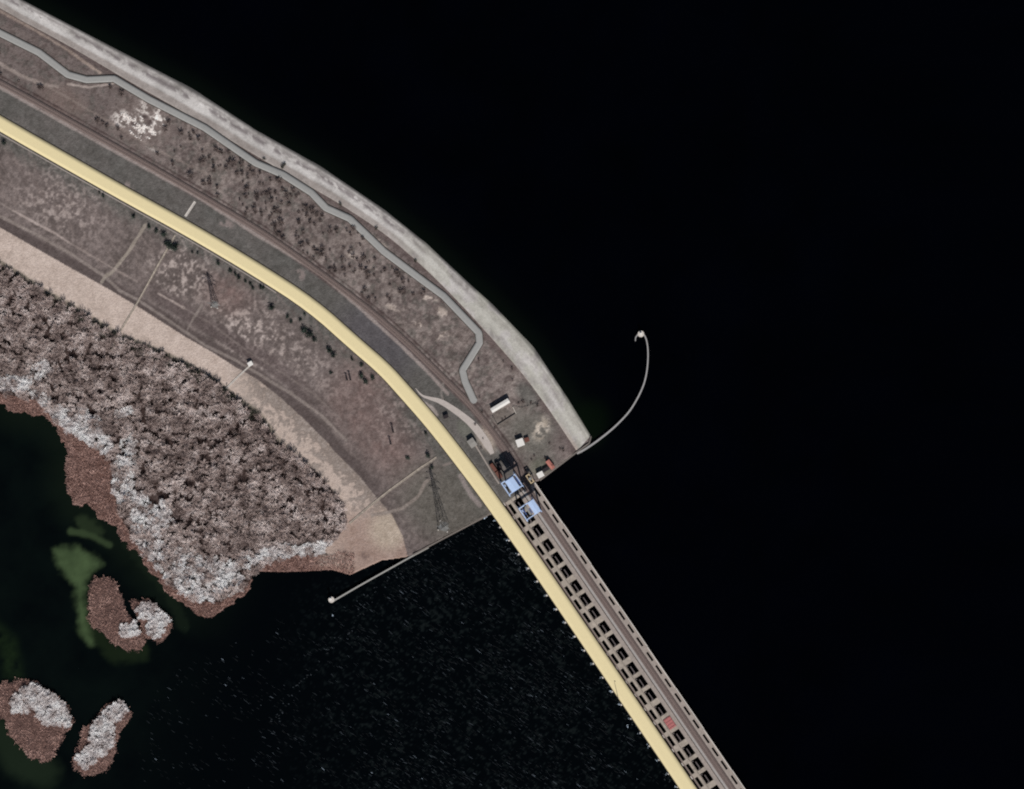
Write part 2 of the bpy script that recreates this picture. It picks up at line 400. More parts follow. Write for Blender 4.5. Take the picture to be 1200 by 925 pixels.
    path([(519,469),(517,460),(519,450),(526,441),(535,436)], 1.1, (142,133,127), .7)
    path([(540,558),(545,569),(553,582),(562,592)], 2.6, (152,140,136), .8)
    path([(545,447),(553,437),(556,427)], 2.0, (150,138,131), .6)
    path([(490,468),(506,478),(512,486)], 2.0, (172,160,153), .8)
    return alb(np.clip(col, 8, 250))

def axis(a, b, lo, hi, far, step=1.0):
    core = np.arange(a, b + .01, step)
    l = a - np.geomspace(step*2, a - lo, 26)[::-1]; r = b + np.geomspace(step*2, hi - b, 14)
    return np.r_[l, core, r]
xs = axis(-12, 706, -700, 730, 0); ys = axis(-12, 742, -500, 760, 0)
lift = lambda x, y: terrain(x, y)
def land_keep(x, y):
    return inpoly(x, y, LAND) | (dist_poly(x, y, LAND + LAND[:1]) < 5)
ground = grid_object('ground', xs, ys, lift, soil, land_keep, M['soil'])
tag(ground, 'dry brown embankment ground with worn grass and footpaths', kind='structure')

# ------------------------------------------------------------------ water
def river_col(x, y):
    base = np.tile(np.array([0.0006, 0.0012, 0.0017]), (len(x), 1))
    n = fnoise(x, y, 30, 77); n6 = fnoise(x, y, 8, 78)
    def bl(m, c):
        nonlocal base
        m = np.clip(m, 0, 1)[:,None]; base = base*(1-m) + np.array(c)*m
    left = 1-ss(150, 330, x + .35*(y-700))
    bl(left*(.25+.75*n)*.9, (0.0022,0.0042,0.0036))
    g = (0.038,0.058,0.027)
    w = 6*(n6-.5)
    AL = [(62,644),(76,641),(92,644),(106,652),(118,661),(108,670),(101,680),(98,700),(99,722),(103,740),(108,756),(97,750),(91,728),(88,704),(85,688),(76,674),(68,662)]
    sd = dist_poly(x, y, AL + AL[:1])*np.where(inpoly(x, y, AL), -1, 1) + 9*(fnoise(x, y, 13, 80, 5, .6)-.5)
    bl((1-ss(-6,6.5,sd))*(.7+.3*fnoise(x, y, 12, 81))*(.8+.3*n6), (0.052,0.080,0.036))
    bl((1-ss(1.5,6,dist_poly(x,y,[(82,623),(105,628),(127,639)])+w*.3))*.75, g)
    bl((1-ss(3,12,dist_poly(x,y,[(96,612),(112,622)])+w))*.4, g)
    bl((1-ss(3,16,dist_poly(x,y,[(100,735),(135,768),(165,765)])+w))*.28, (0.022,0.036,0.014))
    bl((1-ss(3,20,dist_poly(x,y,[(-20,730),(8,755),(15,800)])+w))*.35*n6, (0.022,0.042,0.014))
    bl((1-ss(6,30,dist_poly(x,y,[(0,860),(20,895),(50,905)])+w))*.5, (0.016,0.026,0.014))
    bl((1-ss(2,10,dist_poly(x,y,[(150,640),(200,700),(215,735)])+w))*.25, (0.016,0.026,0.014))
    bl((1-ss(0,40,dist_poly(x,y,SHORE_DN)))*.35*left, (0.008,0.013,0.007))
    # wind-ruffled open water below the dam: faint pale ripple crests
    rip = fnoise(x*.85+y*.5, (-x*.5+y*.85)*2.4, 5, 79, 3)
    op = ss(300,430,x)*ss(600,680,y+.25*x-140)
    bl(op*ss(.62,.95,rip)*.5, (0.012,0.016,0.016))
    return base
def res_col(x, y):
    n = fnoise(x, y, 60, 87)
    base = np.array([0.0001,0.0002,0.0005]) + n[:,None]*np.array([0.0001,0.0002,0.0007])
    d = dist_poly(x, y, SHORE_UP)
    m = ((1-ss(2, 26, d))*.55 + (1-ss(6,60,d))*.2)[:,None]
    base = base*(1-m) + np.array([0.0020,0.0034,0.0022])*m
    g = (ell(x,y,690,495,22,26,30)*.5)[:,None]
    return base*(1-g) + np.array([0.002,0.005,0.0015])*g
far = lambda a, b, st, ext: np.r_[a - np.geomspace(st*2, ext, 22)[::-1], np.arange(a, b+.01, st), b + np.geomspace(st*2, ext, 22)]
river = grid_object('river', far(-20, 860, 2.0, 9000), far(420, 950, 2.0, 9000), lambda x, y: np.full(len(x), -12.0), river_col,
    None, M['river'])
tag(river, 'dark river water below the dam with green shallows', kind='structure')
split = E58[:14] + [D(-71,38), D(1200,38), D(14000,38)]
RES = split + [(60000,-20000),(-900,-60000)]
reservoir = grid_object('reservoir', far(0, 900, 3.0, 9000), far(-10, 930, 3.0, 9000), lambda x, y: np.zeros(len(x)), res_col,
    lambda x, y: inpoly(x, y, RES), M['reservoir'])
tag(reservoir, 'almost black calm reservoir water above the dam', kind='structure')

# ------------------------------------------------------------------ strips (roads, facing)
def strip_mesh(name, A, B, nv, zoff, m, colfun=None, flat=None, thick=0.0):
    A = np.asarray(A); B = np.asarray(B); n = len(A)
    t = np.linspace(0, 1, nv+1)
    pts = A[:,None,:]*(1-t)[None,:,None] + B[:,None,:]*t[None,:,None]
    x = pts[...,0].ravel(); y = pts[...,1].ravel()
    z = (terrain(x, y) if flat is None else flat(x, y)) + zoff
    wx, wy = W(x, y); i = np.arange(n*(nv+1)).reshape(n, nv+1)
    q = np.c_[i[:-1,:-1].ravel(), i[:-1,1:].ravel(), i[1:,1:].ravel(), i[1:,:-1].ravel()]
    v = np.c_[wx, wy, z]
    if thick:
        k = len(v); v = np.r_[v, v - np.array([0,0,thick])]
        e0, e1 = i[:,0], i[:,-1]
        q = np.r_[q, np.c_[e0[:-1], e0[1:], e0[1:]+k, e0[:-1]+k], np.c_[e1[1:], e1[:-1], e1[:-1]+k, e1[1:]+k]]
    p0 = v[q[0]]; nz = np.cross(p0[1]-p0[0], p0[2]-p0[0])[2]
    if nz < 0: q = q[:, ::-1]
    me = raw_mesh(name, v, mats=[m], smooth=False, tris=q)
    if colfun is not None:
        T = np.tile(t, n); Lg = np.repeat(np.r_[0, np.cumsum(np.hypot(*np.diff(A, axis=0).T))], nv+1)
        c = colfun(x, y, Lg, T)
        if thick: c = np.r_[c, c]
        a = me.attributes.new('soil', 'FLOAT_COLOR', 'POINT')
        a.data.foreach_set('color', np.c_[c, np.ones(len(c))].astype(np.float32).ravel())
    return me
def resample(pts, n):
    p = smooth_line(pts, 2.0); d = np.r_[0, np.cumsum(np.hypot(*np.diff(p, axis=0).T))]; t = np.linspace(0, d[-1], n)
    return np.c_[np.interp(t, d, p[:,0]), np.interp(t, d, p[:,1])]

def slope_col(x, y, l, t):        # t 0 = waterline, 1 = crest edge
    n = fnoise(l, t*34, 18, 91); n3 = fnoise(x, y, 4, 92, 3); nl = fnoise(l, t*120, 40, 93, 3); blot = fnoise(l, t*40+90, 9, 94, 4, .65)
    c = np.array([197,191,186.]) + (n[:,None]-.5)*50 + (n3[:,None]-.5)*44 + (nl[:,None]-.5)*60
    def bl(m, k):
        nonlocal c
        m = np.clip(m,0,1)[:,None]; c = c*(1-m) + np.array(k, float)*m
    up = 1-ss(.80,.88,l/l.max())      # long weathered part against the cleaner end by the dam
    bl((1-ss(.06,.20,t))*.85, (84,82,80))
    bl(np.exp(-((t-.24)/.05)**2)*ss(.35,.7,nl)*.6, (150,144,140))
    bl(np.exp(-((t-.40)/.12)**2)*ss(.42,.58,blot)*.8*(.35+.65*up), (116,107,107))
    bl(np.exp(-((t-.58)/.14)**2)*(.45+.5*n), (226,221,216))
    bl(ss(.68,.76,t)*(1-ss(.97,1.0,t))*.6*up, (158,146,139))
    bl(ss(.955,.985,t)*.6, (196,183,170))
    bl((1-up)*ss(.3,.6,n)*.4, (172,171,154))
    bl((1-up)*ss(.8,.9,t)*ss(.97,1,l/l.max())*.6, (176,160,148))
    return alb(np.clip(c, 10, 250))
A = resample(SHORE_UP, 900); B = resample(C_IN, 900)
A2 = A + (A - B)*0.06
o = link('embankment_facing', strip_mesh('embankment_facing', A2, B, 26, 0.16, M['slope'], slope_col))
tag(o, 'pale weathered concrete facing sloping into the reservoir', kind='structure')

E58s = smooth_line(E58, 3.0)
flat5 = lambda x, y: np.full(len(x), 5.0)
def road(name, line, w, m, zoff, label, flat=None, kw=0.9, thick=0.0):
    o = link(name, strip_mesh(name, offset_line(line, -w/2), offset_line(line, w/2), 4, zoff, m, flat=flat, thick=thick))
    tag(o, label, kind='structure')
    for s in (-1, 1):
        k = link('kerb', strip_mesh('kerb', offset_line(line, s*w/2), offset_line(line, s*(w/2+kw)), 1, zoff+0.13, M['kerb'], flat=flat, thick=0.5), o)
    return o
hw = road('highway', E58s, 16.6, M['yellow'], 0.30, 'pale yellow highway curving along the crest and over the dam', flat=flat5, kw=0.8, thick=0.9)
sv = smooth_line(SERVICE, 1.6, keep=True)
road('service_road', sv, 8.3, M['grey_road'], 0.32, 'grey service road winding through the shrub belt, ending near the white shed', kw=0.65, thick=0.4)
ex, ey = sv[-1]; mb = MB(); wx_, wy_ = W(ex, ey); mb.cyl(wx_, wy_, tz(ex, ey)-.1, tz(ex, ey)+.315, 4.15*S, 4.15*S, 24)
mb.build('road_end', M['grey_road'], bpy.data.objects['service_road'])
# railway
RL = smooth_line(RAIL, 3.0)
zr = lambda x, y: np.maximum(terrain(x, y), 5.0)
rw = link('railway', strip_mesh('railway', offset_line(RL, -3.7), offset_line(RL, 3.7), 3, 0.30, M['ballast'], flat=zr, thick=0.3))
tag(rw, 'brown railway bed running beside the highway onto the dam', kind='structure')
for g in (-2.3, -1.2, 1.2, 2.3):
    link('rail', strip_mesh('rail', offset_line(RL, g-.1), offset_line(RL, g+.1), 1, 0.48, M['rail'], flat=zr, thick=0.17), rw)
# access road off the highway
ac = smooth_line([(487,455),(494,464),(504,467),(516,470),(532,480),(548,492),(558,502),(567,514),(573,524),(577,532)], 2.0)
wv = np.interp(np.linspace(0,1,len(ac)), [0,.16,.3,.5,.72,.9,1], [.3,1.7,3.2,3.7,4.6,4.4,2.4])[:,None]
tn = np.gradient(ac, axis=0); tn /= np.linalg.norm(tn, axis=1)[:,None]; nn = np.c_[-tn[:,1], tn[:,0]]
tag(link('access_road', strip_mesh('access_road', ac - nn*wv, ac + nn*wv, 3, 0.20, M['access'])), 'pale access road forking off the highway toward the cranes', kind='structure')
pv = smooth_line([(553,515),(560,526),(569,541),(578,556),(585,567)], 2.0)
tag(link('pavement', strip_mesh('pavement', offset_line(pv,-1.0), offset_line(pv,1.0), 1, 0.14, M['kerb_pale'], thick=0.4)), 'narrow pale pavement beside the highway near the cranes', kind='structure')
vg = E58s[(E58s[:,0] > -140) & (E58s[:,0] < 330)]
tag(link('verge', strip_mesh('verge', offset_line(vg, 10.0), offset_line(vg, 11.3), 1, 0.12, M['kerb_pale'])), 'thin pale gravel verge along the downstream side of the highway', kind='structure')

# ------------------------------------------------------------------ walls, jetty, mole
def wall_along(mb, pts, w, topf, bot, step=4.0):
    p = smooth_line(pts, step, keep=True); a = offset_line(p, -w/2); b = offset_line(p, w/2)
    for i in range(len(p)-1):
        z0 = topf(i/(len(p)-1)); z1 = topf((i+1)/(len(p)-1))
        c = [(*W(*a[i]),bot),(*W(*a[i+1]),bot),(*W(*b[i+1]),bot),(*W(*b[i]),bot),(*W(*a[i]),z0),(*W(*a[i+1]),z1),(*W(*b[i+1]),z1),(*W(*b[i]),z0)]
        mb.hexa(c)
mb = MB(); wall_along(mb, [(692.5,511.5),(690.5,519.5),(676.5,529.5),(632.5,563)], 1.8, lambda t: 1.2+3.9*min(1,t*3), -6)
tag(mb.build('retaining_wall', M['wall']), 'straight grey retaining wall at the reservoir edge of the yard', 'wall')
mb = MB(); wall_along(mb, [(576.5,600.5),(570.5,604.5),(521,630.7),(484,650.6)], 1.8, lambda t: 5.0-11.5*min(1,t*1.1), -16)
tag(mb.build('retaining_wall', M['wall']), 'sloping retaining wall below the pylon where the bank meets the river', 'wall')

def curved_wall(pts, w0, w1, top, bot, name, m, parent, n_it=2):
    p = smooth_line(pts, 2.5, n_it); w = np.linspace(w0, w1, len(p))
    t = np.gradient(p, axis=0); t /= np.linalg.norm(t, axis=1)[:,None]; nn = np.c_[-t[:,1], t[:,0]]
    V = []; F = []
    for i in range(len(p)):
        for (s, f, z) in ((-1,1.25,bot),(-1,1,top),(1,1,top),(1,1.25,bot)):
            x, y = W(*(p[i] + nn[i]*s*w[i]/2*f)); V.append((x, y, z))
    for i in range(len(p)-1):
        for j in range(3):
            F.append((4*i+j, 4*i+j+1, 4*i+4+j+1, 4*i+4+j))
    F.append((0,1,2,3)); k = 4*(len(p)-1); F.append((k+3,k+2,k+1,k))
    me = raw_mesh(name, V, F, [m])
    if me.polygons[1].normal.z < 0: me.flip_normals()
    return link(name, me, parent)
mole = empty('mole', (*W(751,393), 0)); o_ = mole.location.copy()
def under(o, root):
    o.parent = root; o.matrix_parent_inverse = Matrix.Translation(-root.location); return o
MOLE = [(676,531.5),(682,529),(698,518.5),(716.5,504),(728,493),(738,482),(746,469),(752,457),(756,446),(758.6,432),(759.6,415),(758.5,402),(756,394),(753,391)]
under(curved_wall(MOLE, 2.4, 1.5, 2.6, -8, 'breakwater', M['mole'], None), mole)
under(curved_wall([(751,391.5),(746.5,392.5),(744.5,396),(744.5,400)], 2.0, 1.0, 2.4, -8, 'hooked_tip', M['mole'], None), mole)
mb = MB(); x, y = W(751, 391.5); mb.cyl(x, y, -8, 3.2, 3.4, 3.0, 14); under(mb.build('round_head', M['pier']), mole)
mb = MB(); mb.cyl(x, y, 3.2, 7.5, 1.1, .8, 10); mb.cyl(x, y, 7.5, 8.3, 1.2, 1.2, 10); b_ = under(mb.build('beacon', M['white']), mole)
tag(mole, 'slender curved concrete mole with a hooked white head in the reservoir', 'breakwater')

jet = empty('jetty', (*W(390,703.5), -12))
under(curved_wall([(390,705),(420,687.5),(480,653.8),(502,642)], 1.9, 1.8, -8.6, -18, 'jetty_wall', M['jetty'], None, 0), jet)
mb = MB(); x, y = W(388, 703.5); mb.cyl(x, y, -18, -8.0, 3.1, 2.9, 14); under(mb.build('round_head', M['pier']), jet)
mb = MB(); mb.cyl(x-.6, y+.6, -8.0, -3.0, 1.0, .7, 10); mb.cyl(x-.6, y+.6, -3.0, -2.2, 1.2, 1.2, 10); under(mb.build('beacon', M['white']), jet)
tag(jet, 'straight concrete jetty with a round white head reaching into the river', 'jetty')

# ------------------------------------------------------------------ the dam
class DB(MB):                       # boxes in dam coordinates (along, across, height)
    def dbox(s, u0, u1, n0, n1, z0, z1):
        s.box(u0*S, u1*S, n0*S, n1*S, z0, z1)
dam = empty('concrete_dam', (*W(*P0), 0), DAM_ROT)
tag(dam, 'long concrete spillway dam with rows of gate openings beside the highway', 'dam')
Ua, Ub = -70.0, 470.0
bays = []
for j in range(-1, 9):
    for k in range(3):
        bays.append((j, k, -0.6 + 58.3*j + 18.7*k))
bays = [b for b in bays if b[2] < Ub - 10]
def row(db, n0, n1, half, z0, z1, skip=()):
    e = Ua
    for (j, k, c) in bays:
        db.dbox(e, c-half, n0, n1, z0, z1); e = c+half
    db.dbox(e, Ub, n0, n1, z0, z1)
db = DB()
db.dbox(Ua, Ub, 15.4, 19.3, 3.8, 5.05); db.dbox(Ua, Ub, 11.003, 11.5, 3.8, 5.0); row(db, 11.5, 15.4, 6.6, 3.8, 5.05); 
db.build('downstream_deck', M['deck_pale'], dam)
db = DB(); db.dbox(Ua, Ub, 9.6, 11.0, 3.8, 4.95); db.build('walkway', M['deck_pink'], dam)
e = Ua
for c in [b[2] for b in bays] + [Ub + 7.0]:
    db = DB(); db.dbox(e, c-7.0, 19.3, 29.0, 3.8, 5.10); db.build('gate_deck', M['deck_pale'], dam); e = c+7.0
db = DB(); db.dbox(Ua, Ub, 29.0, 33.6, 3.8, 5.05); db.dbox(Ua, Ub, 44.6, 47.0, 3.8, 5.0); db.dbox(Ua, Ub, 33.6, 34.6, 3.8, 4.5)
db.build('crane_deck', M['deck'], dam)
db = DB(); db.dbox(Ua, Ub, 34.6, 44.6, 3.8, 4.99); db.build('track_deck', M['deck_grey'], dam)
db = DB(); db.dbox(Ua, Ub, 47.003, 47.6, 3.8, 5.05); row(db, 47.6, 50.1, 6.0, 3.8, 5.05); db.dbox(Ua, Ub, 50.1, 52.2, 3.8, 5.05); db.build('upstream_deck', M['deck'], dam)
db = DB()
e = Ua
for j in range(-1, 9):              # parapet steps a little at each joint
    u1 = min(-0.6 + 58.3*j + 37.4 + 10, Ub); o_ = 0.5*((j+1) % 2)
    db.dbox(e, u1-.4, 52.2+o_*.6, 53.3+o_*.6, 3.0, 6.4); e = u1
    if e >= Ub: break
db.build('parapet', M['pier'], dam)
for n in (21.0-2.6, 34.1):
    db = DB(); db.dbox(Ua, Ub, n-.15, n+.15, 4.5 if n > 30 else 5.05, 5.3); db.build('crane_rail', M['rail'], dam)
db = DB(); db.dbox(Ua, Ub, 36, 40, -16, 3.7); db.build('weir', M['weir'], dam)
edges = [Ua+1] + [ (bays[i][2]+bays[i+1][2])/2 for i in range(len(bays)-1) ]
for i, u in enumerate(edges):
    db = DB(); h = 2.1
    db.dbox(u-h, u+h, -6.0, 52.0, -16, 3.75)
    b = len(db.v); db.v += [((u-h)*S,-6*S,-16),((u+h)*S,-6*S,-16),((u+h)*S,-6*S,3.6),((u-h)*S,-6*S,3.6),((u-.7)*S,-11.6*S,-16),((u+.7)*S,-11.6*S,-16),((u+.7)*S,-11.6*S,3.2),((u-.7)*S,-11.6*S,3.2)]
    for q in ((4,5,6,7),(0,4,7,3),(5,1,2,6),(7,6,2,3)): db.f.append(tuple(b+i2 for i2 in q))
    p_ = db.build('pier', M['pier'], dam)
for (j, k, c) in bays:
    if abs(c-251) < 8: continue
    db = DB(); db.dbox(c-3.2, c+6.6, 22.9, 24.0, -9, 4.6); db.dbox(c+5.6, c+6.9, 21.2, 24.0, 2.5, 4.7)
    g = db.build('gate', M['gate'], dam)
    db = DB(); db.dbox(c-6.4, c-5.0, 20.2, 21.4, 4.4, 5.9); db.build('hoist', M['gate'], g)

cov = empty('bay_cover', (*W(*D(251.5,24.2)), 5.1), DAM_ROT)
tag(cov, 'faded red steel cover lying over one spillway bay', 'cover')
mb = MB(); mb.box(-5.7,5.7,-3.7,3.7,0,.7,.15); mb.build('lid', M['redcover'], cov)
mb = MB()
for x in (-4.5,-1.5,1.5,4.5): mb.box(x-.25,x+.25,-3.6,3.6,.702,1.0)
mb.build('rib', M['redcover'], cov)

# ------------------------------------------------------------------ gantry cranes
def crane(u, n, la, lc, label, house, frame):
    r = empty('gantry_crane', (*W(*D(u, n)), 5.06), DAM_ROT); tag(r, label, 'crane', 'blue gantry cranes on the dam')
    H = 19.0; a = la/2; c = lc/2
    for sx in (-1, 1):
        for sy in (-1, 1):
            mb = MB(); mb.bar((sx*a*.95, sy*c*.97, .8), (sx*a*.8, sy*c*.94, H), .9, 1.2); mb.box(sx*a*.95-1.3, sx*a*.95+1.3, sy*c*.97-.5, sy*c*.97+.5, 0, .9, .1)
            mb.build('leg', M['blue'], r)
    for sx in (-1, 1):
        mb = MB(); mb.box(sx*a*.82-.55, sx*a*.82+.55, -c, c, H, H+1.8); mb.build('girder', M['blue'], r)
    for sy in (-1, 1):
        mb = MB(); mb.box(-a*.8+.6, a*.8-.6, sy*c*.94-.5, sy*c*.94+.5, H+.1, H+1.5)
        mb.build('end_beam', M['blue'], r)
        mb = MB(); mb.bar((-a*.9, sy*c*.97, 4.5), (a*.9, sy*c*.97, 4.5), .6); mb.build('tie_beam', M['blue'], r)
    y0, y1, x0, x1 = house
    mb = MB(); mb.box(x0, x1, y0, y1, H+1.85, H+5.2); h = mb.build('machine_house', M['blue'], r)
    mb = MB(); mb.gable(x0, x1, y0, y1, H+5.25, H+5.9, .25); mb.build('roof', M['blue'], h)
    for kx in frame:
        mb = MB(); mb.box(kx[0], kx[1], kx[2], kx[3], H+1.82, H+kx[4], .1); mb.build('trolley', M['blue_dark'] if kx[5] else M['steel'], r)
    mb = MB(); mb.box(-a*.5, -a*.5+2.2, -c*.95, -c*.95+2.0, H-3.2, H-.2); cb = mb.build('cab', M['blue'], r)
    mb = MB(); mb.box(-a*.5+.2, -a*.5+2.0, -c*.95-.03, -c*.95+.02, H-2.2, H-1.0); mb.build('window', M['glass'], cb)
    mb = MB()
    for sx in (-1, 1):
        mb.bar((sx*(a*.82+.7), -c, H+2.9), (sx*(a*.82+.7), c, H+2.9), .1)
        for k in range(7): mb.bar((sx*(a*.82+.7), -c+k*c/3, H+1.7), (sx*(a*.82+.7), -c+k*c/3, H+2.9), .08)
    mb.build('railing', M['steel'], r)
crane(-83.5, 29.5, 15.2, 15.8, 'blue gantry crane nearest the yard with a wide flat machine house', (-3.8, 4.6, -5.6, 5.6), [(-3.5,3.8,5.2,7.0,2.4,1)])
crane(-47.5, 30.0, 15.2, 16.4, 'blue gantry crane farther out on the dam with open girder frame', (1.8, 8.0, -6.2, 6.2), [(-5.0,4.6,-2.6,-0.8,3.2,0),(-4.4,2.2,-5.6,-4.4,2.6,1),(-1.4,4.0,-.2,.9,3.0,1)])

# hoist frame at the dam's corner, stop logs
r = empty('hoist_frame', (*W(621,561), 5), DAM_ROT); tag(r, 'small tan steel hoist frame at the dam corner', 'hoist')
for sx in (-1, 1):
    for sy in (-1, 1):
        mb = MB(); mb.bar((sx*4.5, sy*2.4, 0), (sx*3.5, sy*1.6, 7), .5); mb.build('leg', M['tan'], r)
mb = MB(); mb.box(-4.6,4.6,-2.0,-.9,7,7.9); mb.box(-4.6,4.6,.9,2.0,7,7.9); mb.box(-4.6,-3.6,-.88,.88,7.05,7.85); mb.box(3.6,4.6,-.88,.88,7.05,7.85); mb.build('beam', M['tan'], r)
mb = MB(); mb.box(-1.2,1.4,-1.5,1.5,7.92,9.2,.15); mb.build('winch', M['steel'], r)
for (u, n, lu, lc, lab, mm) in ((-112, 22.5, 9, 3.5, 'rust red stop-log stack beside the pavement, farthest from the cranes','rust'),(-101.5, 23, 8, 4.2,'rust red stop-log stack in the shadow of the first crane','rust'),
                       (-110, 28.5, 9, 3.2,'dark steel stop-log stack on the access road','dark_metal')):
    r = empty('stop_log_stack', (*W(*D(u, n)), 5.2), DAM_ROT); tag(r, lab, 'steel stack', 'stop logs stacked near the cranes')
    for k in range(3):
        mb = MB()
        mb.box(-lu/2+.3*k, lu/2-.2*k, -lc/2+.1, lc/2-.1, k*1.1, k*1.1+1.0)
        for q in range(4): mb.box(-lu/2+.6+q*lu*.26, -lu/2+.9+q*lu*.26, -lc/2, lc/2, k*1.1+.05, k*1.1+.96)
        mb.build('stop_log', M[mm], r)

# ------------------------------------------------------------------ buildings
def building(name, cat, label, px, py, lx, ly, h, rot, roofm, wallm='plaster', flat=False, rise=.9, chimney=False, doors=1, wins=2):
    z = tz(px, py); r = empty(name, (*W(px, py), z - .05), math.radians(rot)); tag(r, label, cat)
    x, y = lx/2, ly/2
    mb = MB(); mb.box(-x, x, -y, y, 0, h); wl = mb.build('wall', M[wallm], r)
    mb = MB()
    if flat: mb.box(-x-.25, x+.25, -y-.25, y+.25, h+.003, h+.35)
    else: mb.gable(-x, x, -y, y, h+.2, h+.2+rise, .35)
    rf = mb.build('roof', M[roofm], r)
    if not flat:
        mb = MB()
        for sx in (-x+.05, x-.05):
            b = len(mb.v); mb.v += [(sx-.05,-y,h),(sx-.05,y,h),(sx-.05,0,h+rise),(sx+.05,-y,h),(sx+.05,y,h),(sx+.05,0,h+rise)]
            for q in ((0,1,2),(3,5,4),(0,3,4,1),(1,4,5,2),(2,5,3,0)): mb.f.append(tuple(b+i for i in q))
        mb.build('gable_wall', M[wallm], r)
    if chimney:
        mb = MB(); mb.box(x*.4, x*.4+.6, -.3+y*.4, .3+y*.4, h, h+rise+1.1); mb.build('chimney', M['wall'], rf)
    for k in range(doors):
        cx = -x*.6 + k*(lx*.3); mb = MB(); mb.box(cx-.5, cx+.5, -y-.05, -y+.02, .05, 2.1); d = mb.build('door', M['rust'], r)
        mb = MB(); mb.box(cx+.3, cx+.4, -y-.09, -y-.052, 1.0, 1.15); mb.build('handle', M['steel'], d)
    for k in range(wins):
        cx = x*.05 + k*(lx*.55/max(wins,1)); mb = MB(); mb.box(cx, cx+1.1, -y-.05, -y+.02, 1.0, 2.0); w_ = mb.build('window', M['white'], r)
        mb = MB(); mb.box(cx+.1, cx+1.0, -y-.07, -y-.052, 1.1, 1.9); mb.build('pane', M['glass'], w_)
    return r
building('storage_shed', 'shed', 'long narrow white roofed shed along the top of the yard', 586.2, 475.5, 18.5, 3.9, 4.6, 31, 'white', rise=.5, doors=2, wins=4)
building('hut', 'hut', 'square white roofed hut in the middle of the yard', 609.5, 518.8, 6.6, 6.6, 4.4, 20, 'white', flat=True)
building('lean_to', 'lean-to', 'low brown lean-to beside the square white hut', 617.3, 515.5, 4.0, 3.6, 2.4, 20, 'rust', flat=True, wins=1)
building('garage', 'garage', 'grey roofed garage between the highway and the access road', 553.3, 519.2, 5.8, 7.4, 4.6, 35, 'grey_roof', rise=.4)
building('kiosk', 'kiosk', 'small white kiosk on the edge of the retaining wall', 633.2, 556.3, 5.6, 4.8, 4.2, 28, 'white', flat=True, chimney=False)
building('barrack', 'barrack', 'narrow red roofed building at the corner of the yard', 644.8, 544.6, 8.8, 3.4, 3.6, -52, 'red_roof', rise=.6, chimney=True)
building('cabin', 'cabin', 'low dark roofed cabin between the kiosk and the red roof', 639.8, 550.0, 6.0, 2.8, 2.6, 31, 'dark_metal', flat=True, wins=1)
building('pump_house', 'pump house', 'tiny white pump house at the foot of the bank beside the sandy berm', 293.0, 426.5, 4.2, 3.6, 3.6, 30, 'white', flat=True, wins=1)
building('booth', 'booth', 'small dark booth in the fork of the access road', 522.5, 488.3, 4.4, 2.8, 3.0, 25, 'dark_metal', flat=True, wins=1)
# yard enclosure of the shed
yd = empty('yard_wall', (*W(592, 490), 5)); tag(yd, 'low broken wall round the gravel court in front of the long shed', 'wall')
for (nm, pts, m) in (('side_wall', [(601,477),(604.8,485)], 'plaster'), ('front_wall', [(604.5,485),(583,498.5)], 'wall'), ('side_wall', [(583,498.5),(577,488)], 'wall')):
    mb = MB(); wall_along(mb, pts, .7, lambda t: 6.4, 4.5); under(mb.build(nm, M[m]), yd)
hd = empty('wire_fence', (*W(655,467), 5)); tag(hd, 'dark post fence across the yard from the shed to the concrete facing', 'fence')
fp = smooth_line([(602,476.5),(612,478),(622,475),(634,470)], 3, keep=True)
mb = MB()
for a, b in zip(fp[:-1], fp[1:]):
    for zz in (5.5, 6.2): mb.bar((*W(*a), zz), (*W(*b), zz), .12)
under(mb.build('rail', M['dark_metal']), hd)
for q in fp:
    mb = MB(); mb.box(W(*q)[0]-.12, W(*q)[0]+.12, W(*q)[1]-.12, W(*q)[1]+.12, 4.8, 6.6); under(mb.build('post', M['dark_metal']), hd)

# concrete drains running down the bank
def drain(pts, w, label, m='deck_pale'):
    p = smooth_line(pts, 2.0, keep=True); z = terrain(p[:,0], p[:,1]); r = empty('drain_channel', (*W(*p[0]), float(z[0]))); tag(r, label, 'drain')
    for s in (-1, 1):
        a = offset_line(p, s*w/2); b = offset_line(p, s*w/2*.45); mb = MB()
        for i in range(len(p)-1):
            A0, A1, B0, B1 = W(*a[i]), W(*a[i+1]), W(*b[i]), W(*b[i+1])
            mb.hexa([(*A0,z[i]-.4),(*A1,z[i+1]-.4),(*B1,z[i+1]-.4),(*B0,z[i]-.4),(*A0,z[i]+.5),(*A1,z[i+1]+.5),(*B1,z[i+1]+.5),(*B0,z[i]+.5)])
        under(mb.build('side_wall', M[m]), r)
    a = offset_line(p, -w/2*.44); b = offset_line(p, w/2*.44); mb = MB()
    for i in range(len(p)-1):
        A0, A1, B0, B1 = W(*a[i]), W(*a[i+1]), W(*b[i]), W(*b[i+1])
        mb.hexa([(*A0,z[i]-.4),(*A1,z[i+1]-.4),(*B1,z[i+1]-.4),(*B0,z[i]-.4),(*A0,z[i]+.25),(*A1,z[i+1]+.25),(*B1,z[i+1]+.25),(*B0,z[i]+.25)])
    under(mb.build('channel_floor', M[m]), r)
drain([(229,236.5),(217.5,254)], 3.0, 'short pale drain between the railway and the highway', 'pier')
drain([(206,275.5),(184,313),(162,352),(136,395),(130,411)], 2.0, 'long pale drain running from the highway down across the sandy berm')
drain([(292,429),(276,444),(262,458)], 1.8, 'short white drain from the pump house across the berm', 'pier')
drain([(511.5,536),(506,540),(492,549),(455,576),(430,596),(409,614)], 2.4, 'long pale drain below the pylon crossing to the edge of the wood')

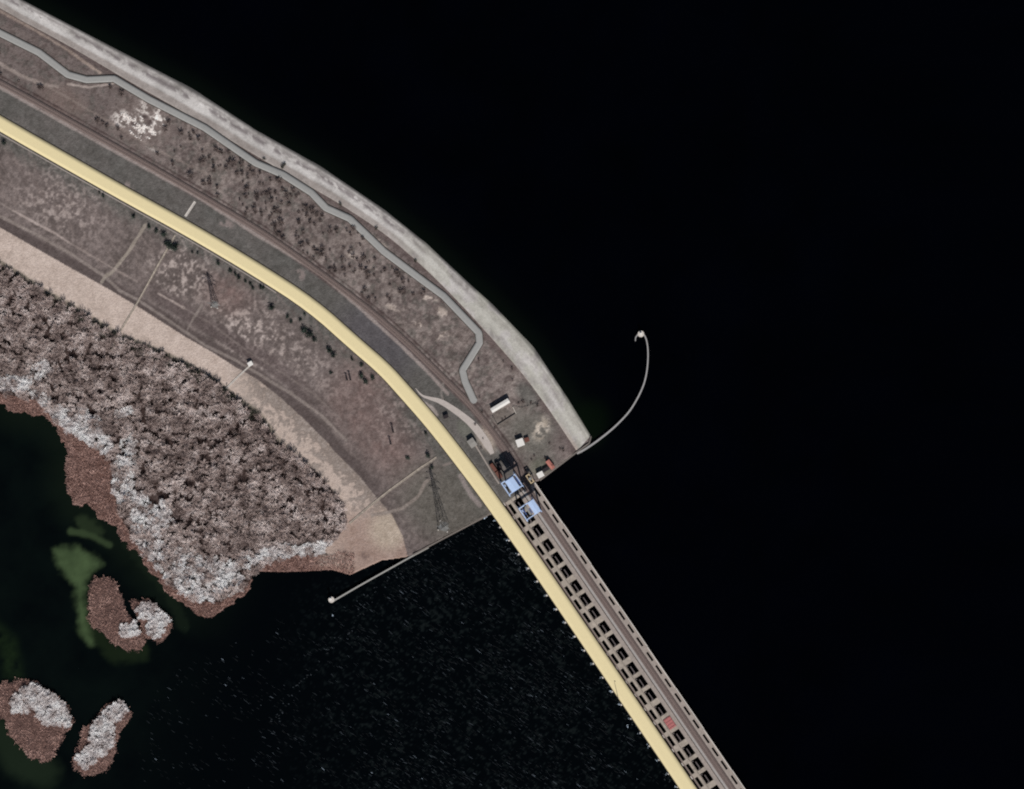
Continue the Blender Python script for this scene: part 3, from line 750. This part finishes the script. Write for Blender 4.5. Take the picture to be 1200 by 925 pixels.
# ------------------------------------------------------------------ pylons, poles, added shadow pole
def pylon(px, py, H, b, label, rot):
    z = tz(px, py) - .3; r = empty('lattice_pylon', (*W(px, py), z), rot); tag(r, label, 'pylon')
    hw_ = lambda t: b*(1-t)**1.6 + .75*(1 if t < 1 else .6)
    mb = MB(); lv = [0,.12,.24,.36,.48,.6,.7,.8,.9,1.0]
    for t0, t1 in zip(lv[:-1], lv[1:]):
        w0, w1 = hw_(t0), hw_(t1); z0, z1 = t0*H, t1*H
        cs0 = [(-w0,-w0,z0),(w0,-w0,z0),(w0,w0,z0),(-w0,w0,z0)]; cs1 = [(-w1,-w1,z1),(w1,-w1,z1),(w1,w1,z1),(-w1,w1,z1)]
        for i in range(4):
            j = (i+1) % 4
            mb.bar(cs0[i], cs1[i], .30); mb.bar(cs0[i], cs1[j], .13); mb.bar(cs0[j], cs1[i], .13); mb.bar(cs1[i], cs1[j], .13)
    mb.build('tower', M['steel'], r)
    for t, L in ((.66, 5.4), (.78, 6.6), (.9, 4.6)):
        mb = MB()
        for s in (-1, 1):
            w = hw_(t); 
            for yy in (-w, w): mb.bar((s*w, yy, t*H), (s*L, 0, t*H+.3), .18); mb.bar((s*w, yy, t*H+2), (s*L, 0, t*H+.3), .18)
            mb.bar((s*L, 0, t*H+.3), (s*L, 0, t*H-2.2), .2)
        mb.build('crossarm', M['steel'], r)
    for i, (sx, sy) in enumerate(((-1,-1),(1,-1),(1,1),(-1,1))):
        mb = MB(); w = hw_(0); mb.box(sx*w-.7, sx*w+.7, sy*w-.7, sy*w+.7, -1.5, .8, .1); mb.build('footing', M['pier'], r)
pylon(520, 617, 60, 3.6, 'tall lattice pylon near the river end of the bank', math.radians(-12))
pylon(252, 357, 35, 2.2, 'shorter lattice pylon midway down the bank above the pump house', math.radians(-12))
for (px, py, h, lab) in ((461,507,11,'two-legged timber pole on the bank, nearer the highway of the lower pair'),(458,521,10,'two-legged timber pole on the bank, nearer the wood of the lower pair'),
                    (411,446,11,'two-legged timber pole on the reddish bank, right one of the upper pair'),(407,446,9,'two-legged timber pole on the reddish bank, left one of the upper pair')):
    r = empty('timber_pole', (*W(px, py), tz(px, py)-.3)); tag(r, lab, 'pole', 'timber poles on the bank')
    for s in (-1, 1):
        mb = MB(); mb.cyl(s*.45, 0, 0, h, .42, .32, 8); mb.build('leg', M['bark'], r)
    mb = MB(); mb.box(-1.6, 1.6, -.2, .2, h-1.2, h-.8); mb.build('crossbar', M['bark'], r)
r = empty('shadow_pole', (*W(*D(192,-8.6)), 5.2), 0); tag(r, 'thin tall pole added for its shadow at the outer edge of the highway on the dam', 'shadow pole')  # pole added so its shadow draws a thin line
mb = MB(); mb.cyl(0, 0, 0, 15, .26, .16, 8); mb.build('pole', M['steel'], r)
mb = MB(); mb.box(-.1, .9, -.12, .12, 14.8, 15.02); mb.build('arm', M['steel'], r)
mb = MB(); mb.box(.5, 1.3, -.2, .2, 14.5, 14.79); mb.build('pole_head', M['white'], r)

# ------------------------------------------------------------------ plants
def twig_crown(seed, nb, nt, w, droop=0.0, dome=1.0):
    """a bare crown of unit radius: limbs that fan out of the trunk and split into twigs"""
    g = np.random.default_rng(seed); V = []; T = []
    def sl(p, q, w0):
        d = q - p; a = np.cross(d, (0,0,1.0)); L = np.linalg.norm(a)
        a = (np.array([1.,0,0]) if L < 1e-4 else a/L); b = len(V)
        V.extend([p - a*w0/2, p + a*w0/2, q + a*w0*.18, q - a*w0*.18]); T.append((b, b+1, b+2, b+3))
    for i in range(nb):
        an = 2*math.pi*(i + g.uniform(-.4,.4))/nb; R = g.uniform(.55, 1.0); up = g.uniform(.25, 1.0)
        p = np.array([0, 0, .55 + g.uniform(-.15,.1)])
        q = np.array([R*math.cos(an)*(1-.5*up*.6), R*math.sin(an)*(1-.5*up*.6), .75 + dome*(.25 + .75*up)*(1-.25*R)])
        m = (p+q)/2 + g.normal(0, .06, 3); sl(p, m, w*1.5); sl(m, q, w*1.2)
        for k in range(nt):
            t = g.uniform(.25, 1.0); s = p + (q-p)*t
            d = (q-p)/np.linalg.norm(q-p)*.6 + g.normal(0, .6, 3); d[2] = abs(d[2])*.7 - droop
            d /= np.linalg.norm(d); e = s + d*g.uniform(.2, .42); rr = math.hypot(e[0], e[1])
            if rr > 1.05: e[:2] *= 1.05/rr
            sl(s, e, w*g.uniform(.7, 1.1))
    return np.array(V), np.array(T)
def leaf_crown(seed, n, size, rz=1.0):
    """an evergreen crown: many small leaf sprays through an uneven volume"""
    g = np.random.default_rng(seed); V = []; T = []
    lob = g.normal(0, 1, (6,3)); lob /= np.linalg.norm(lob, axis=1)[:,None]; lob *= .45; lob[:,2] = np.abs(lob[:,2])
    for i in range(n):
        c = lob[g.integers(6)] + g.normal(0, .3, 3); c[2] = max(c[2]*rz + .55, .08)
        a = g.normal(0,1,3); a /= np.linalg.norm(a); b_ = np.cross(a, g.normal(0,1,3)); b_ /= np.linalg.norm(b_); s = size*g.uniform(.6,1.3); k = len(V)
        V.extend([c-a*s-b_*s*.5, c+a*s-b_*s*.5, c+a*s*.8+b_*s*.5, c-a*s*.8+b_*s*.5]); T.append((k,k+1,k+2,k+3))
    return np.array(V), np.array(T)
def trunk_mesh(name, h, r, m):
    mb = MB(); mb.cyl(0, 0, -.05, h*.6, r, r*.6, 6)
    for k in range(4):
        a = k*1.6; mb.bar((0,0,h*.5), (.3*math.cos(a), .3*math.sin(a), h), r*1.0, r*.4)
    return raw_mesh(name, mb.v, mb.f, [m])
PROTO = {}
def protos(kind, fn, k, m, trunk=None):
    L = []
    for i in range(k):
        v, t = fn(i); L.append((v, t, raw_mesh('crown', v, mats=[m], tris=t)))
    PROTO[kind] = (L, trunk)
protos('wood_tree', lambda i: twig_crown(100+i, 9, 24, .042, 0, .75), 8, M['twig'], trunk_mesh('trunk', .8, .06, M['bark']))
protos('pale_shrub', lambda i: twig_crown(200+i, 10, 24, .052, .05, .7), 6, M['twig_pale'], None)
protos('scrub', lambda i: twig_crown(300+i, 9, 12, .11, .1, .55), 5, M['scrub'], None)
protos('evergreen', lambda i: leaf_crown(400+i, 240, .13, 1.0), 5, M['evergreen'], trunk_mesh('trunk', .7, .07, M['bark']))
protos('edge_shrub', lambda i: leaf_crown(500+i, 130, .14, .7), 5, M['edge_green'], None)

def plant(name, kind, px, py, z, r, label, cat, group):
    L, tr = PROTO[kind]; v, t, me = random.choice(L); rz = random.uniform(0, 6.28)
    if tr is None:
        o = link(name, me); o.location = (*W(px, py), z); o.rotation_euler = (0,0,rz); o.scale = (r*random.uniform(.8,1.3), r*random.uniform(.8,1.1), r*random.uniform(.7,1.2))
    else:
        o = empty(name, (*W(px, py), z), rz, r); o.scale = (r*random.uniform(.85,1.3), r*random.uniform(.8,1.1), r*random.uniform(.8,1.3))
        link('crown', me, o); link('trunk', tr, o)
    return tag(o, label, cat, group)
def merge(name, items, kind, m, label):
    """the remainder of a mass too numerous to count, as one object"""
    VV = []; TT = []; b = 0; L, _ = PROTO[kind]
    for (px, py, z, r) in items:
        v, t, _m = random.choice(L); a = random.uniform(0, 6.28); c, s = math.cos(a), math.sin(a); x, y = W(px, py)
        v = v*np.array([random.uniform(.85,1.3), random.uniform(.8,1.1), 1.0])
        q = np.c_[(v[:,0]*c - v[:,1]*s)*r + x, (v[:,0]*s + v[:,1]*c)*r + y, v[:,2]*r*random.uniform(.9,1.2) + z]
        VV.append(q); TT.append(t + b); b += len(v)
    o = link(name, raw_mesh(name, np.concatenate(VV), mats=[m], tris=np.concatenate(TT)))
    return tag(o, label, None, None, 'stuff')
def scatter(poly, spacing, jitter=.45, seed=1):
    g = np.random.default_rng(seed); p = np.array(poly); x0, y0 = p.min(0); x1, y1 = p.max(0)
    X, Y = np.meshgrid(np.arange(x0, x1, spacing), np.arange(y0, y1, spacing*.87)); X = X + (np.arange(X.shape[0])[:,None] % 2)*spacing/2
    x = X.ravel() + g.uniform(-jitter, jitter, X.size)*spacing; y = Y.ravel() + g.uniform(-jitter, jitter, X.size)*spacing
    k = inpoly(x, y, poly); return x[k], y[k], g

# --- the wood
WOODV = WOOD_TOP[2:] + [(384,650),(345,652),(313,660),(298,675),(284,693),(256,707),(226,704),(196,684),(176,657),(154,632),(138,602),(130,566),(131,540),(113,527),(85,510),(62,492),(45,470),(0,462),(-30,450),(-30,293)]
WOODV = [(-30,293)] + [q for q in WOODV if q != (-30,293)]
x, y, g = scatter(WOODV, 6.0, .5, 5)
gap = fnoise(x, y, 13, 61)*.8 + .1
# narrow dark clearings seen in the wood
clr = np.minimum.reduce([dist_poly(x,y,[(295,488),(262,512),(236,540),(222,560),(218,585)]), dist_poly(x,y,[(165,455),(166,490),(178,512),(210,518)]), dist_poly(x,y,[(216,585),(190,592),(160,610)])+1, dist_poly(x,y,[(135,520),(150,515),(138,550)])])
k = (clr > 2.6) & (gap > .2)
x, y = x[k], y[k]; rr = g.uniform(2.8, 5.9, len(x)); zt = terrain(x, y)
# whitish willow thickets
def thick(x, y):
    segs = [([(-10,452),(30,446),(50,433)],10),([(42,465),(62,480),(95,505),(122,523)],10),([(95,485),(112,496)],8),([(150,520),(148,545),(142,575),(165,590)],11),([(160,612),(178,625),(190,600)],12),([(170,632),(192,655),(212,672),(225,690)],15),([(205,660),(240,690),(270,684)],16),([(262,672),(290,655),(335,645),(388,645)],9),([(135,487),(150,483)],5),([(215,655),(255,668)],12)]
    return np.maximum.reduce([1-ss(w*.35, w*1.6, dist_poly(x,y,p)) for p, w in segs])
pw = thick(x, y)*(.55+.9*(fnoise(x, y, 14, 63)-.3))
pale = pw > g.uniform(.12, .95, len(x))
wi = np.where(~pale)[0]; order = wi[np.argsort(-rr[wi])]
shown = [i for i in order if -2 < x[i]][:290]; ss_ = set(shown)
for i in shown:
    plant('bare_tree', 'wood_tree', x[i], y[i], zt[i]-.2, rr[i], 'leafless grey brown tree, one of the larger crowns in the wood', 'tree', 'larger bare trees of the wood')
merge('woodland', [(x[i], y[i], zt[i]-.2, rr[i]) for i in wi if i not in ss_], 'wood_tree', M['twig'], 'dense mass of smaller leafless trees filling the wood')
pi_ = np.where(pale)[0]
pi_ = pi_[np.argsort(-rr[pi_])]; nwil = [i for i in pi_ if x[i] > -2][:125]; sw_ = set(nwil)
for i in nwil:
    plant('willow_shrub', 'pale_shrub', x[i], y[i], zt[i]-.2, rr[i]*.95, 'whitish bare willow, one of the larger ones along the shore of the wood', 'shrub', 'larger whitish willows along the wood shore')
more = [(x[i], y[i], zt[i]-.2, rr[i]*.9) for i in pi_ if i not in sw_]
xx, yy, g = scatter(WOODV, 4.6, .5, 6); tk = thick(xx, yy)*(.4+1.1*fnoise(xx, yy, 9, 66)); q = tk > .55
more += list(zip(xx[q], yy[q], terrain(xx[q], yy[q])+.3, g.uniform(1.5, 2.8, q.sum())))

# --- dark shrubs on the wood's upper edge
eg = smooth_line([(0,312),(25,327),(50,344),(82,362),(110,379),(140,397),(170,409),(212,427),(250,449),(277,472),(300,486),(325,520),(345,540)], 4.2)
for (px, py) in np.r_[eg, eg[(eg[:,0] > 60) & (eg[:,0] < 300)] + np.array([-1.5, 4.0])]:
    if random.random() < .2: continue
    px += random.uniform(-2,2); py += random.uniform(-2,3.5)
    plant('edge_shrub', 'edge_shrub', px, py, tz(px, py)-.1, random.uniform(1.8, 3.4)*(1.35 if 85 < px < 290 else .9), 'dark green shrub on the edge of the wood beside the sandy berm', 'shrub', 'dark shrubs where the wood meets the berm')

# --- evergreens beside the highway
EV = [(200,289,5),(204.5,292,4.2),(196,285.5,4),(207,288,3),(175,266,2.8),(184,271.5,3),(192,275,4),(157,254,2.8),(318,361,4.2),(337,371,2.6),(341,377,2.6),(357,387,4.6),(363,393,5),(369,398,3.6),(386,411,4.2),(391,417,3.4),(424,441,4.4),(429,447,3.6),(437,443,3),(413,421,2.4),(426,425,2.4),(352,375,2.4),(309,334,3.4),(256,309,2.8),(270,318,2.8),(276,322,2.4),(281,326,2.6),(288,330,2.4),(294,333,2.4),(297,338,2.2),(315,330,2),(500,507,2.4),(502,534,3.4),(478,537,3),(506,548,3),(358,368,2.2),(232,297,2),(226,296,1.8),(388,437,2.2),(5,168,3.2),(124,227,2.2),(118,225,1.8)]
for (px, py, r_) in EV:
    for _ in range(12):
        if dist_poly(np.array([px]), np.array([py]), E58)[0] < 11.5 + r_*.6: px -= .7; py += 1.0
    plant('evergreen_tree', 'evergreen', px, py, tz(px, py)-.1, r_*.8, 'dark evergreen tree on the grass below the highway', 'tree', 'evergreens below the highway')

# --- scrub on the crest between railway and service road
BELT = [(190,132),(240,158),(300,200),(345,219),(385,257),(415,268),(450,304),(490,334),(520,357),(552,392),(550,408),(530,424),(505,415),(470,385),(420,342),(380,312),(340,286),(300,258),(250,228),(215,205),(190,188)]
x, y, g = scatter(BELT, 7.2, .5, 9)
dn = fnoise(x, y, 20, 65); den = np.interp(x, [150,230,300,420,470,560], [.2,.3,.75,.7,.6,.45])*ss(.3,.55,fnoise(x, y, 14, 67))*1.3
keep = (g.random(len(x)) < den) & (dn > .22); x, y = x[keep], y[keep]
items = [(a, b, g.uniform(1.1, 3.0)) for a, b in zip(x, y)][:185]
items += [(115,142,3.2),(121,145,2),(126,148,2.4),(139,152,2.4),(143,163,2),(144,110,3),(130,103,2.4),(198,143,2.6),(213,157,3),(274,192,4),(185,181,2),(203,193,2.8),(224,207,3.2),(246,215,3.2),(255,220,2.4),(257,178,2.6),(235,190,2),(250,190,2),(47,103,2.6),(50,102.5,2.4),(0,63,2.8),(2,88,2),(23,96,1.6)]
for (px, py, r_) in items:
    plant('scrub_bush', 'scrub', px, py, tz(px, py)-.1, r_*1.15, 'dark leafless bush in the belt between railway and service road', 'bush', 'dark bushes on the crest')
for (px, py) in ((310,187),(331,196),(399,240),(441,268),(487,306),(333,193)):
    plant('scrub_bush', 'edge_shrub', px, py, tz(px, py)-.05, 1.9, 'dark weed tuft growing out of the concrete facing', 'bush', 'weeds on the concrete facing')
for (px, py, r_) in ((565,483,2),(557,497.5,1.6),(566,514,1.2),(630,475.5,1.8),(644,520,1.6),(660,528,2.4),(656,526,1.4),(639,537,2),(626,534,1.5),(623,539,1.3),(562,466,1.4),(589,492,1.6),(592,489,1.3),(580,502,1.5),(613,471,2.2),(608,473,1.8),(622,472,2),(600,432,2),(590,424,1.6),(561,422,1.8),(601,446,1.6),(564,525,1.5),(605,509,1.2)):
    plant('scrub_bush', 'scrub', px, py, tz(px, py)-.05, r_*.9, 'small dark bush in the yard beside the dam', 'bush', 'bushes in the yard')

# ------------------------------------------------------------------ islets
ISL = {
 'largest brown reed islet off the wood with a white tip': [(105,683),(113,678),(121,676.5),(129,679),(137,686),(142,696),(144,703),(147,715),(150,725),(158,731),(163,736),(168,744),(171,751),(169,757),(165,762),(158,764.5),(150,764),(142,761),(135,757),(126,749),(116,741),(108,734),(104,727),(102,710),(102,696)],
 'small triangular islet topped by white bushes': [(150,703.5),(157,703.5),(165,705),(174,707),(183,712),(190,718),(197,725),(203.5,731),(199,740),(195,747),(190,752),(184,755),(178,752),(172,748),(167,741),(163,733),(160,726),(157,718)],
 'broad reed islet at the left edge with white top': [(-14,800),(0,799.5),(10,801),(21,798),(31,797),(39,799),(46,804),(53,809),(62,814),(70,821),(77,828),(81,838),(84,847),(83,853),(78,857),(74,860),(70,869),(66,878),(64,886),(60,892),(54,894),(49,894.5),(42,893),(35,890),(28,884),(21,877),(15,871),(10,864),(8,855),(6,846),(0,839),(-14,833)],
 'slanting narrow islet covered in white bushes': [(84,898),(86,890),(89,882),(92,872),(95,865),(93,858),(97,851),(103,852),(107,846),(112,842),(118,836),(124,831),(132,825),(138,822),(143,821),(145,827),(149,832),(153.5,836),(151,844),(147,850),(144,856),(138,862),(136,870),(135,878),(134,885),(129,894),(124,902),(118,908),(110,910.5),(102,910),(94,907.5),(88,904)],
}
REEDPTS = []
for ii, (lab, pts) in enumerate(ISL.items()):
    p = smooth_line(pts + [pts[0]], 1.2)[:-1]; c = p.mean(0)
    p = p + (RNG.random((len(p),2))-.5)*1.0 + np.c_[fnoise(p[:,0], p[:,1], 7, 7, 3)-.5, fnoise(p[:,0], p[:,1], 7, 8, 3)-.5]*4.5
    V = []; F = []; n = len(p)
    for (f, z) in ((1.03,-13.0),(.975,-11.8),(.93,-11.2),(.8,-10.9),(.55,-10.8),(.28,-10.7)):
        for q in p:
            r_ = c + (q-c)*f; V.append((*W(*r_), z + random.uniform(-.15,.2)))
    for a in range(5):
        for i in range(n):
            j = (i+1) % n; F.append((a*n+i, a*n+n+i, a*n+n+j, a*n+j))
    V.append((*W(*c), -10.7)); k = len(V)-1
    for i in range(n): F.append((5*n+i, k, 5*n+(i+1) % n))
    me = raw_mesh('islet', V, F, [M['reed_ground']])
    if me.polygons[len(me.polygons)-1].normal.z < 0: me.flip_normals()
    tag(link('islet', me), lab, kind='structure')
    pb = [tuple(q) for q in c + (p-c)*1.08]; x, y, g = scatter(pb, 1.0, .5, 70+ii); pl = [tuple(q) for q in p]
    sd = dist_poly(x, y, pl + pl[:1])*np.where(inpoly(x, y, pl), 1, -1); kk = g.random(len(x)) < ss(-2.2, 2.2, sd + 5*(fnoise(x, y, 5, 75, 3)-.5)); x, y = x[kk], y[kk]
    REEDPTS.append(np.c_[x, y])
ZONE = [[([(146,740),(154,740)],10)], [([(170,718),(187,724)],12),([(180,738),(183,735)],11)], [([(22,826),(38,812),(60,830),(72,840)],13),([(40,820),(58,842)],12)], [([(138,828),(122,848),(112,862),(112,880),(100,890)],11),([(128,856),(118,882)],9)]]
WL = ['white bush on the tip of the largest brown reed islet','white bush on the small triangular islet','white bush on the broad islet at the left edge','white bush on the slanting narrow islet']
for ii, pts in enumerate(ISL.values()):
    x, y, g = scatter(pts, 5.7, .5, 90+ii)
    m = np.maximum.reduce([1-ss(w*.7, w*1.1, dist_poly(x,y,q)) for q, w in ZONE[ii]])
    for a, b, mm in zip(x, y, m):
        if mm > .3: plant('willow_shrub', 'pale_shrub', a, b, -10.9, g.uniform(2.2, 4.4), WL[ii], 'shrub', 'white bushes on the %s islet' % ('large','small triangular','broad','slanting')[ii])
for ii, pts in enumerate(ISL.values()):
    x, y, g = scatter(pts, 3.0, .5, 190+ii); m = np.maximum.reduce([1-ss(w*.55, w*1.05, dist_poly(x,y,q)) for q, w in ZONE[ii]])*(.5+.9*fnoise(x, y, 7, 68)); k = m > .45
    more += [(a, b, -10.8, r_) for a, b, r_ in zip(x[k], y[k], g.uniform(1.3, 2.4, k.sum()))]
merge('willow_thicket', more, 'pale_shrub', M['twig_pale'], 'low whitish willow scrub filling gaps along the wood shore and on the islets')
# reeds: upright blades on the islets and along the wood's shore
x, y, g = scatter([(-20,440),(60,470),(140,500),(160,600),(240,690),(300,640),(430,650),(430,690),(240,740),(60,640),(-20,520)], 1.15, .5, 99)
lnd = inpoly(x, y, LAND) & ~inpoly(x, y, WOOD)
k = lnd & (thick(x, y) < .75); REEDPTS.append(np.c_[x[k], y[k]][(x[k] < 415)])
RP = np.concatenate(REEDPTS)
rid = np.abs(fnoise(RP[:,0]*.7+RP[:,1]*.3, RP[:,1]*1.5, 11, 171, 4, .6)-.5)
RP = RP[(rid > .022) & (RNG.random(len(RP)) < np.where(rid > .07, 1.0, .6))]; n = len(RP); wx, wy = W(RP[:,0], RP[:,1])
zb = np.maximum(terrain(RP[:,0], RP[:,1]), -11.2); zb = np.where(inpoly(RP[:,0], RP[:,1], LAND), zb, -11.2)
an = RNG.uniform(0, 6.28, n); ln = RNG.uniform(.8, 1.9, n); hh = RNG.uniform(.7, 2.2, n); wd = RNG.uniform(.14, .34, n)
base = np.c_[wx, wy, zb]; tip = base + np.c_[np.cos(an)*ln, np.sin(an)*ln, hh]; sd = np.c_[-np.sin(an)*wd, np.cos(an)*wd, np.zeros(n)]
V = np.stack([base-sd, base+sd, tip+sd*.4, tip-sd*.4], 1).reshape(-1, 3); T = np.arange(4*n).reshape(n, 4)
tag(link('reeds', raw_mesh('reeds', V, mats=[M['reed']], tris=T)), 'dry pinkish brown reeds round the islets and the wood shore', kind='stuff')

# ------------------------------------------------------------------ rubble of the white scar
V = []; F = []; g = np.random.default_rng(15); mb = MB(); c = 0
for i in range(260):
    a = g.uniform(0, 6.28); q = math.sqrt(g.random()); px = 165 + 24*q*math.cos(a) + 6*q*math.sin(a); py = 150 + 17*q*math.sin(a) + 8*q*math.cos(a)
    if fnoise(np.array([px*.8+py*.6]), np.array([(py*.8-px*.6)*1.7]), 7, 43, 4, .65)[0] < .52: continue
    x, y = W(px, py); s = g.uniform(.4, 1.2); z = tz(px, py); t = g.uniform(0, 3)
    cs = [(x + s*math.cos(t+k*1.57)*g.uniform(.7,1.3), y + s*math.sin(t+k*1.57)*g.uniform(.7,1.3), z-.2) for k in range(4)]
    tp = [(p[0]*.6+x*.4, p[1]*.6+y*.4, z + s*g.uniform(.4,.8)) for p in cs]; mb.hexa(cs + tp)
tag(mb.build('rubble', M['rock']), 'white stone rubble scattered over the bare scar', kind='stuff')

# ------------------------------------------------------------------ froth and painted wave glints on the river
V = []; C = []; g = np.random.default_rng(33)
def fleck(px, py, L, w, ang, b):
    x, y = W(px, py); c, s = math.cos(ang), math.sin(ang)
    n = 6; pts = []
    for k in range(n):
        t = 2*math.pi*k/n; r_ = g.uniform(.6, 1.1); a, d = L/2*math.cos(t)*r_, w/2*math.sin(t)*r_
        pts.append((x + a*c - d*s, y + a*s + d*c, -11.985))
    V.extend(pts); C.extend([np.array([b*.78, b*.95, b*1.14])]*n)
OPEN = [(330,720),(400,712),(480,660),(560,612),(580,612),(640,700),(800,940),(150,940),(180,800)]
x, y, _g = scatter(OPEN, 4.2, .5, 35)
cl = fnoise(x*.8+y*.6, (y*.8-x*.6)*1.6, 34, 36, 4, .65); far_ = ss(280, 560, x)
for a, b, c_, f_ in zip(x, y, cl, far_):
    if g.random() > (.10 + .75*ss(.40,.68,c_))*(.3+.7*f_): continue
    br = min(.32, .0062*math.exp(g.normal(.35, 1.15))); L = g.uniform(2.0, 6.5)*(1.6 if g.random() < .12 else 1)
    fleck(a, b, L, g.uniform(.22, .48), math.radians(-34 + g.normal(0, 6)), br)  # pale flecks for whitecaps, with wave glints painted in as colour
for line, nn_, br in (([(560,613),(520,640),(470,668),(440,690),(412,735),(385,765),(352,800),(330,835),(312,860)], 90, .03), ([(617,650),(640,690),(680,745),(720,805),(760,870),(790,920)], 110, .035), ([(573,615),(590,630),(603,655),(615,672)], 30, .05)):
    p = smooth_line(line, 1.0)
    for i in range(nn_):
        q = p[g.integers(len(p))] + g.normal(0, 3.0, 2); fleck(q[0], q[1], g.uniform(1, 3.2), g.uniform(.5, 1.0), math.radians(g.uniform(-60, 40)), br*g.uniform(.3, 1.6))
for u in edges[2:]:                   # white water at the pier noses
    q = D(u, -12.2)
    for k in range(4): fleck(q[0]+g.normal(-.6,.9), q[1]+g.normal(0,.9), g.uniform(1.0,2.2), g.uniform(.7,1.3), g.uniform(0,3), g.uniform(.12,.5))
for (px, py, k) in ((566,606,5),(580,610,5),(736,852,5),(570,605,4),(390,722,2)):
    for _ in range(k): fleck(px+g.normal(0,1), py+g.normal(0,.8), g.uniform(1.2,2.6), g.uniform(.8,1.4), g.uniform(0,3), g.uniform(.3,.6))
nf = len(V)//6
me = raw_mesh('foam_glint', np.array(V), mats=[M['foam_glint']], tris=np.arange(nf*6).reshape(nf, 6))
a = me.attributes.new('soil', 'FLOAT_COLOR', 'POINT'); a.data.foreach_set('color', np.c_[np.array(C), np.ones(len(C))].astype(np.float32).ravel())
tag(link('foam_glint', me), 'flecks of froth and painted wave glints on the river below the dam', kind='stuff')

# ------------------------------------------------------------------ light, sky, camera
EL = math.radians(44); to_sun = Vector((0.24, -1.0, 0)).normalized()*math.cos(EL); to_sun.z = math.sin(EL)
sun = bpy.data.lights.new('sun', 'SUN'); sun.energy = 4.6; sun.angle = math.radians(0.5); sun.color = (1.0, 0.965, 0.92)
so = bpy.data.objects.new('sun', sun); COL.objects.link(so); so.rotation_euler = to_sun.to_track_quat('Z', 'Y').to_euler()
w = bpy.data.worlds.new('World'); scn.world = w; w.use_nodes = True
N = w.node_tree.nodes; L = w.node_tree.links; bg = N['Background']
sky = N.new('ShaderNodeTexSky'); sky.sky_type = 'NISHITA'; sky.sun_disc = False; sky.sun_elevation = EL
sky.sun_rotation = math.atan2(to_sun.x, to_sun.y); L.new(sky.outputs[0], bg.inputs['Color']); bg.inputs['Strength'].default_value = 0.05

H = 5200.0
cam = bpy.data.cameras.new('camera'); cam.sensor_fit = 'HORIZONTAL'; cam.sensor_width = 36; cam.lens = 36*H/(1200*S)
cam.clip_start = 50; cam.clip_end = 60000
co = bpy.data.objects.new('camera', cam); COL.objects.link(co); co.location = (0, 0, H); co.rotation_euler = (0, 0, 0); scn.camera = co
vs = scn.view_settings; vs.view_transform = 'Standard'; vs.look = 'None'; vs.gamma = 1; vs.exposure = 0; vs.use_curve_mapping = False
scn.cycles.max_bounces = 6; scn.cycles.use_denoising = False; scn.cycles.filter_width = 2.0
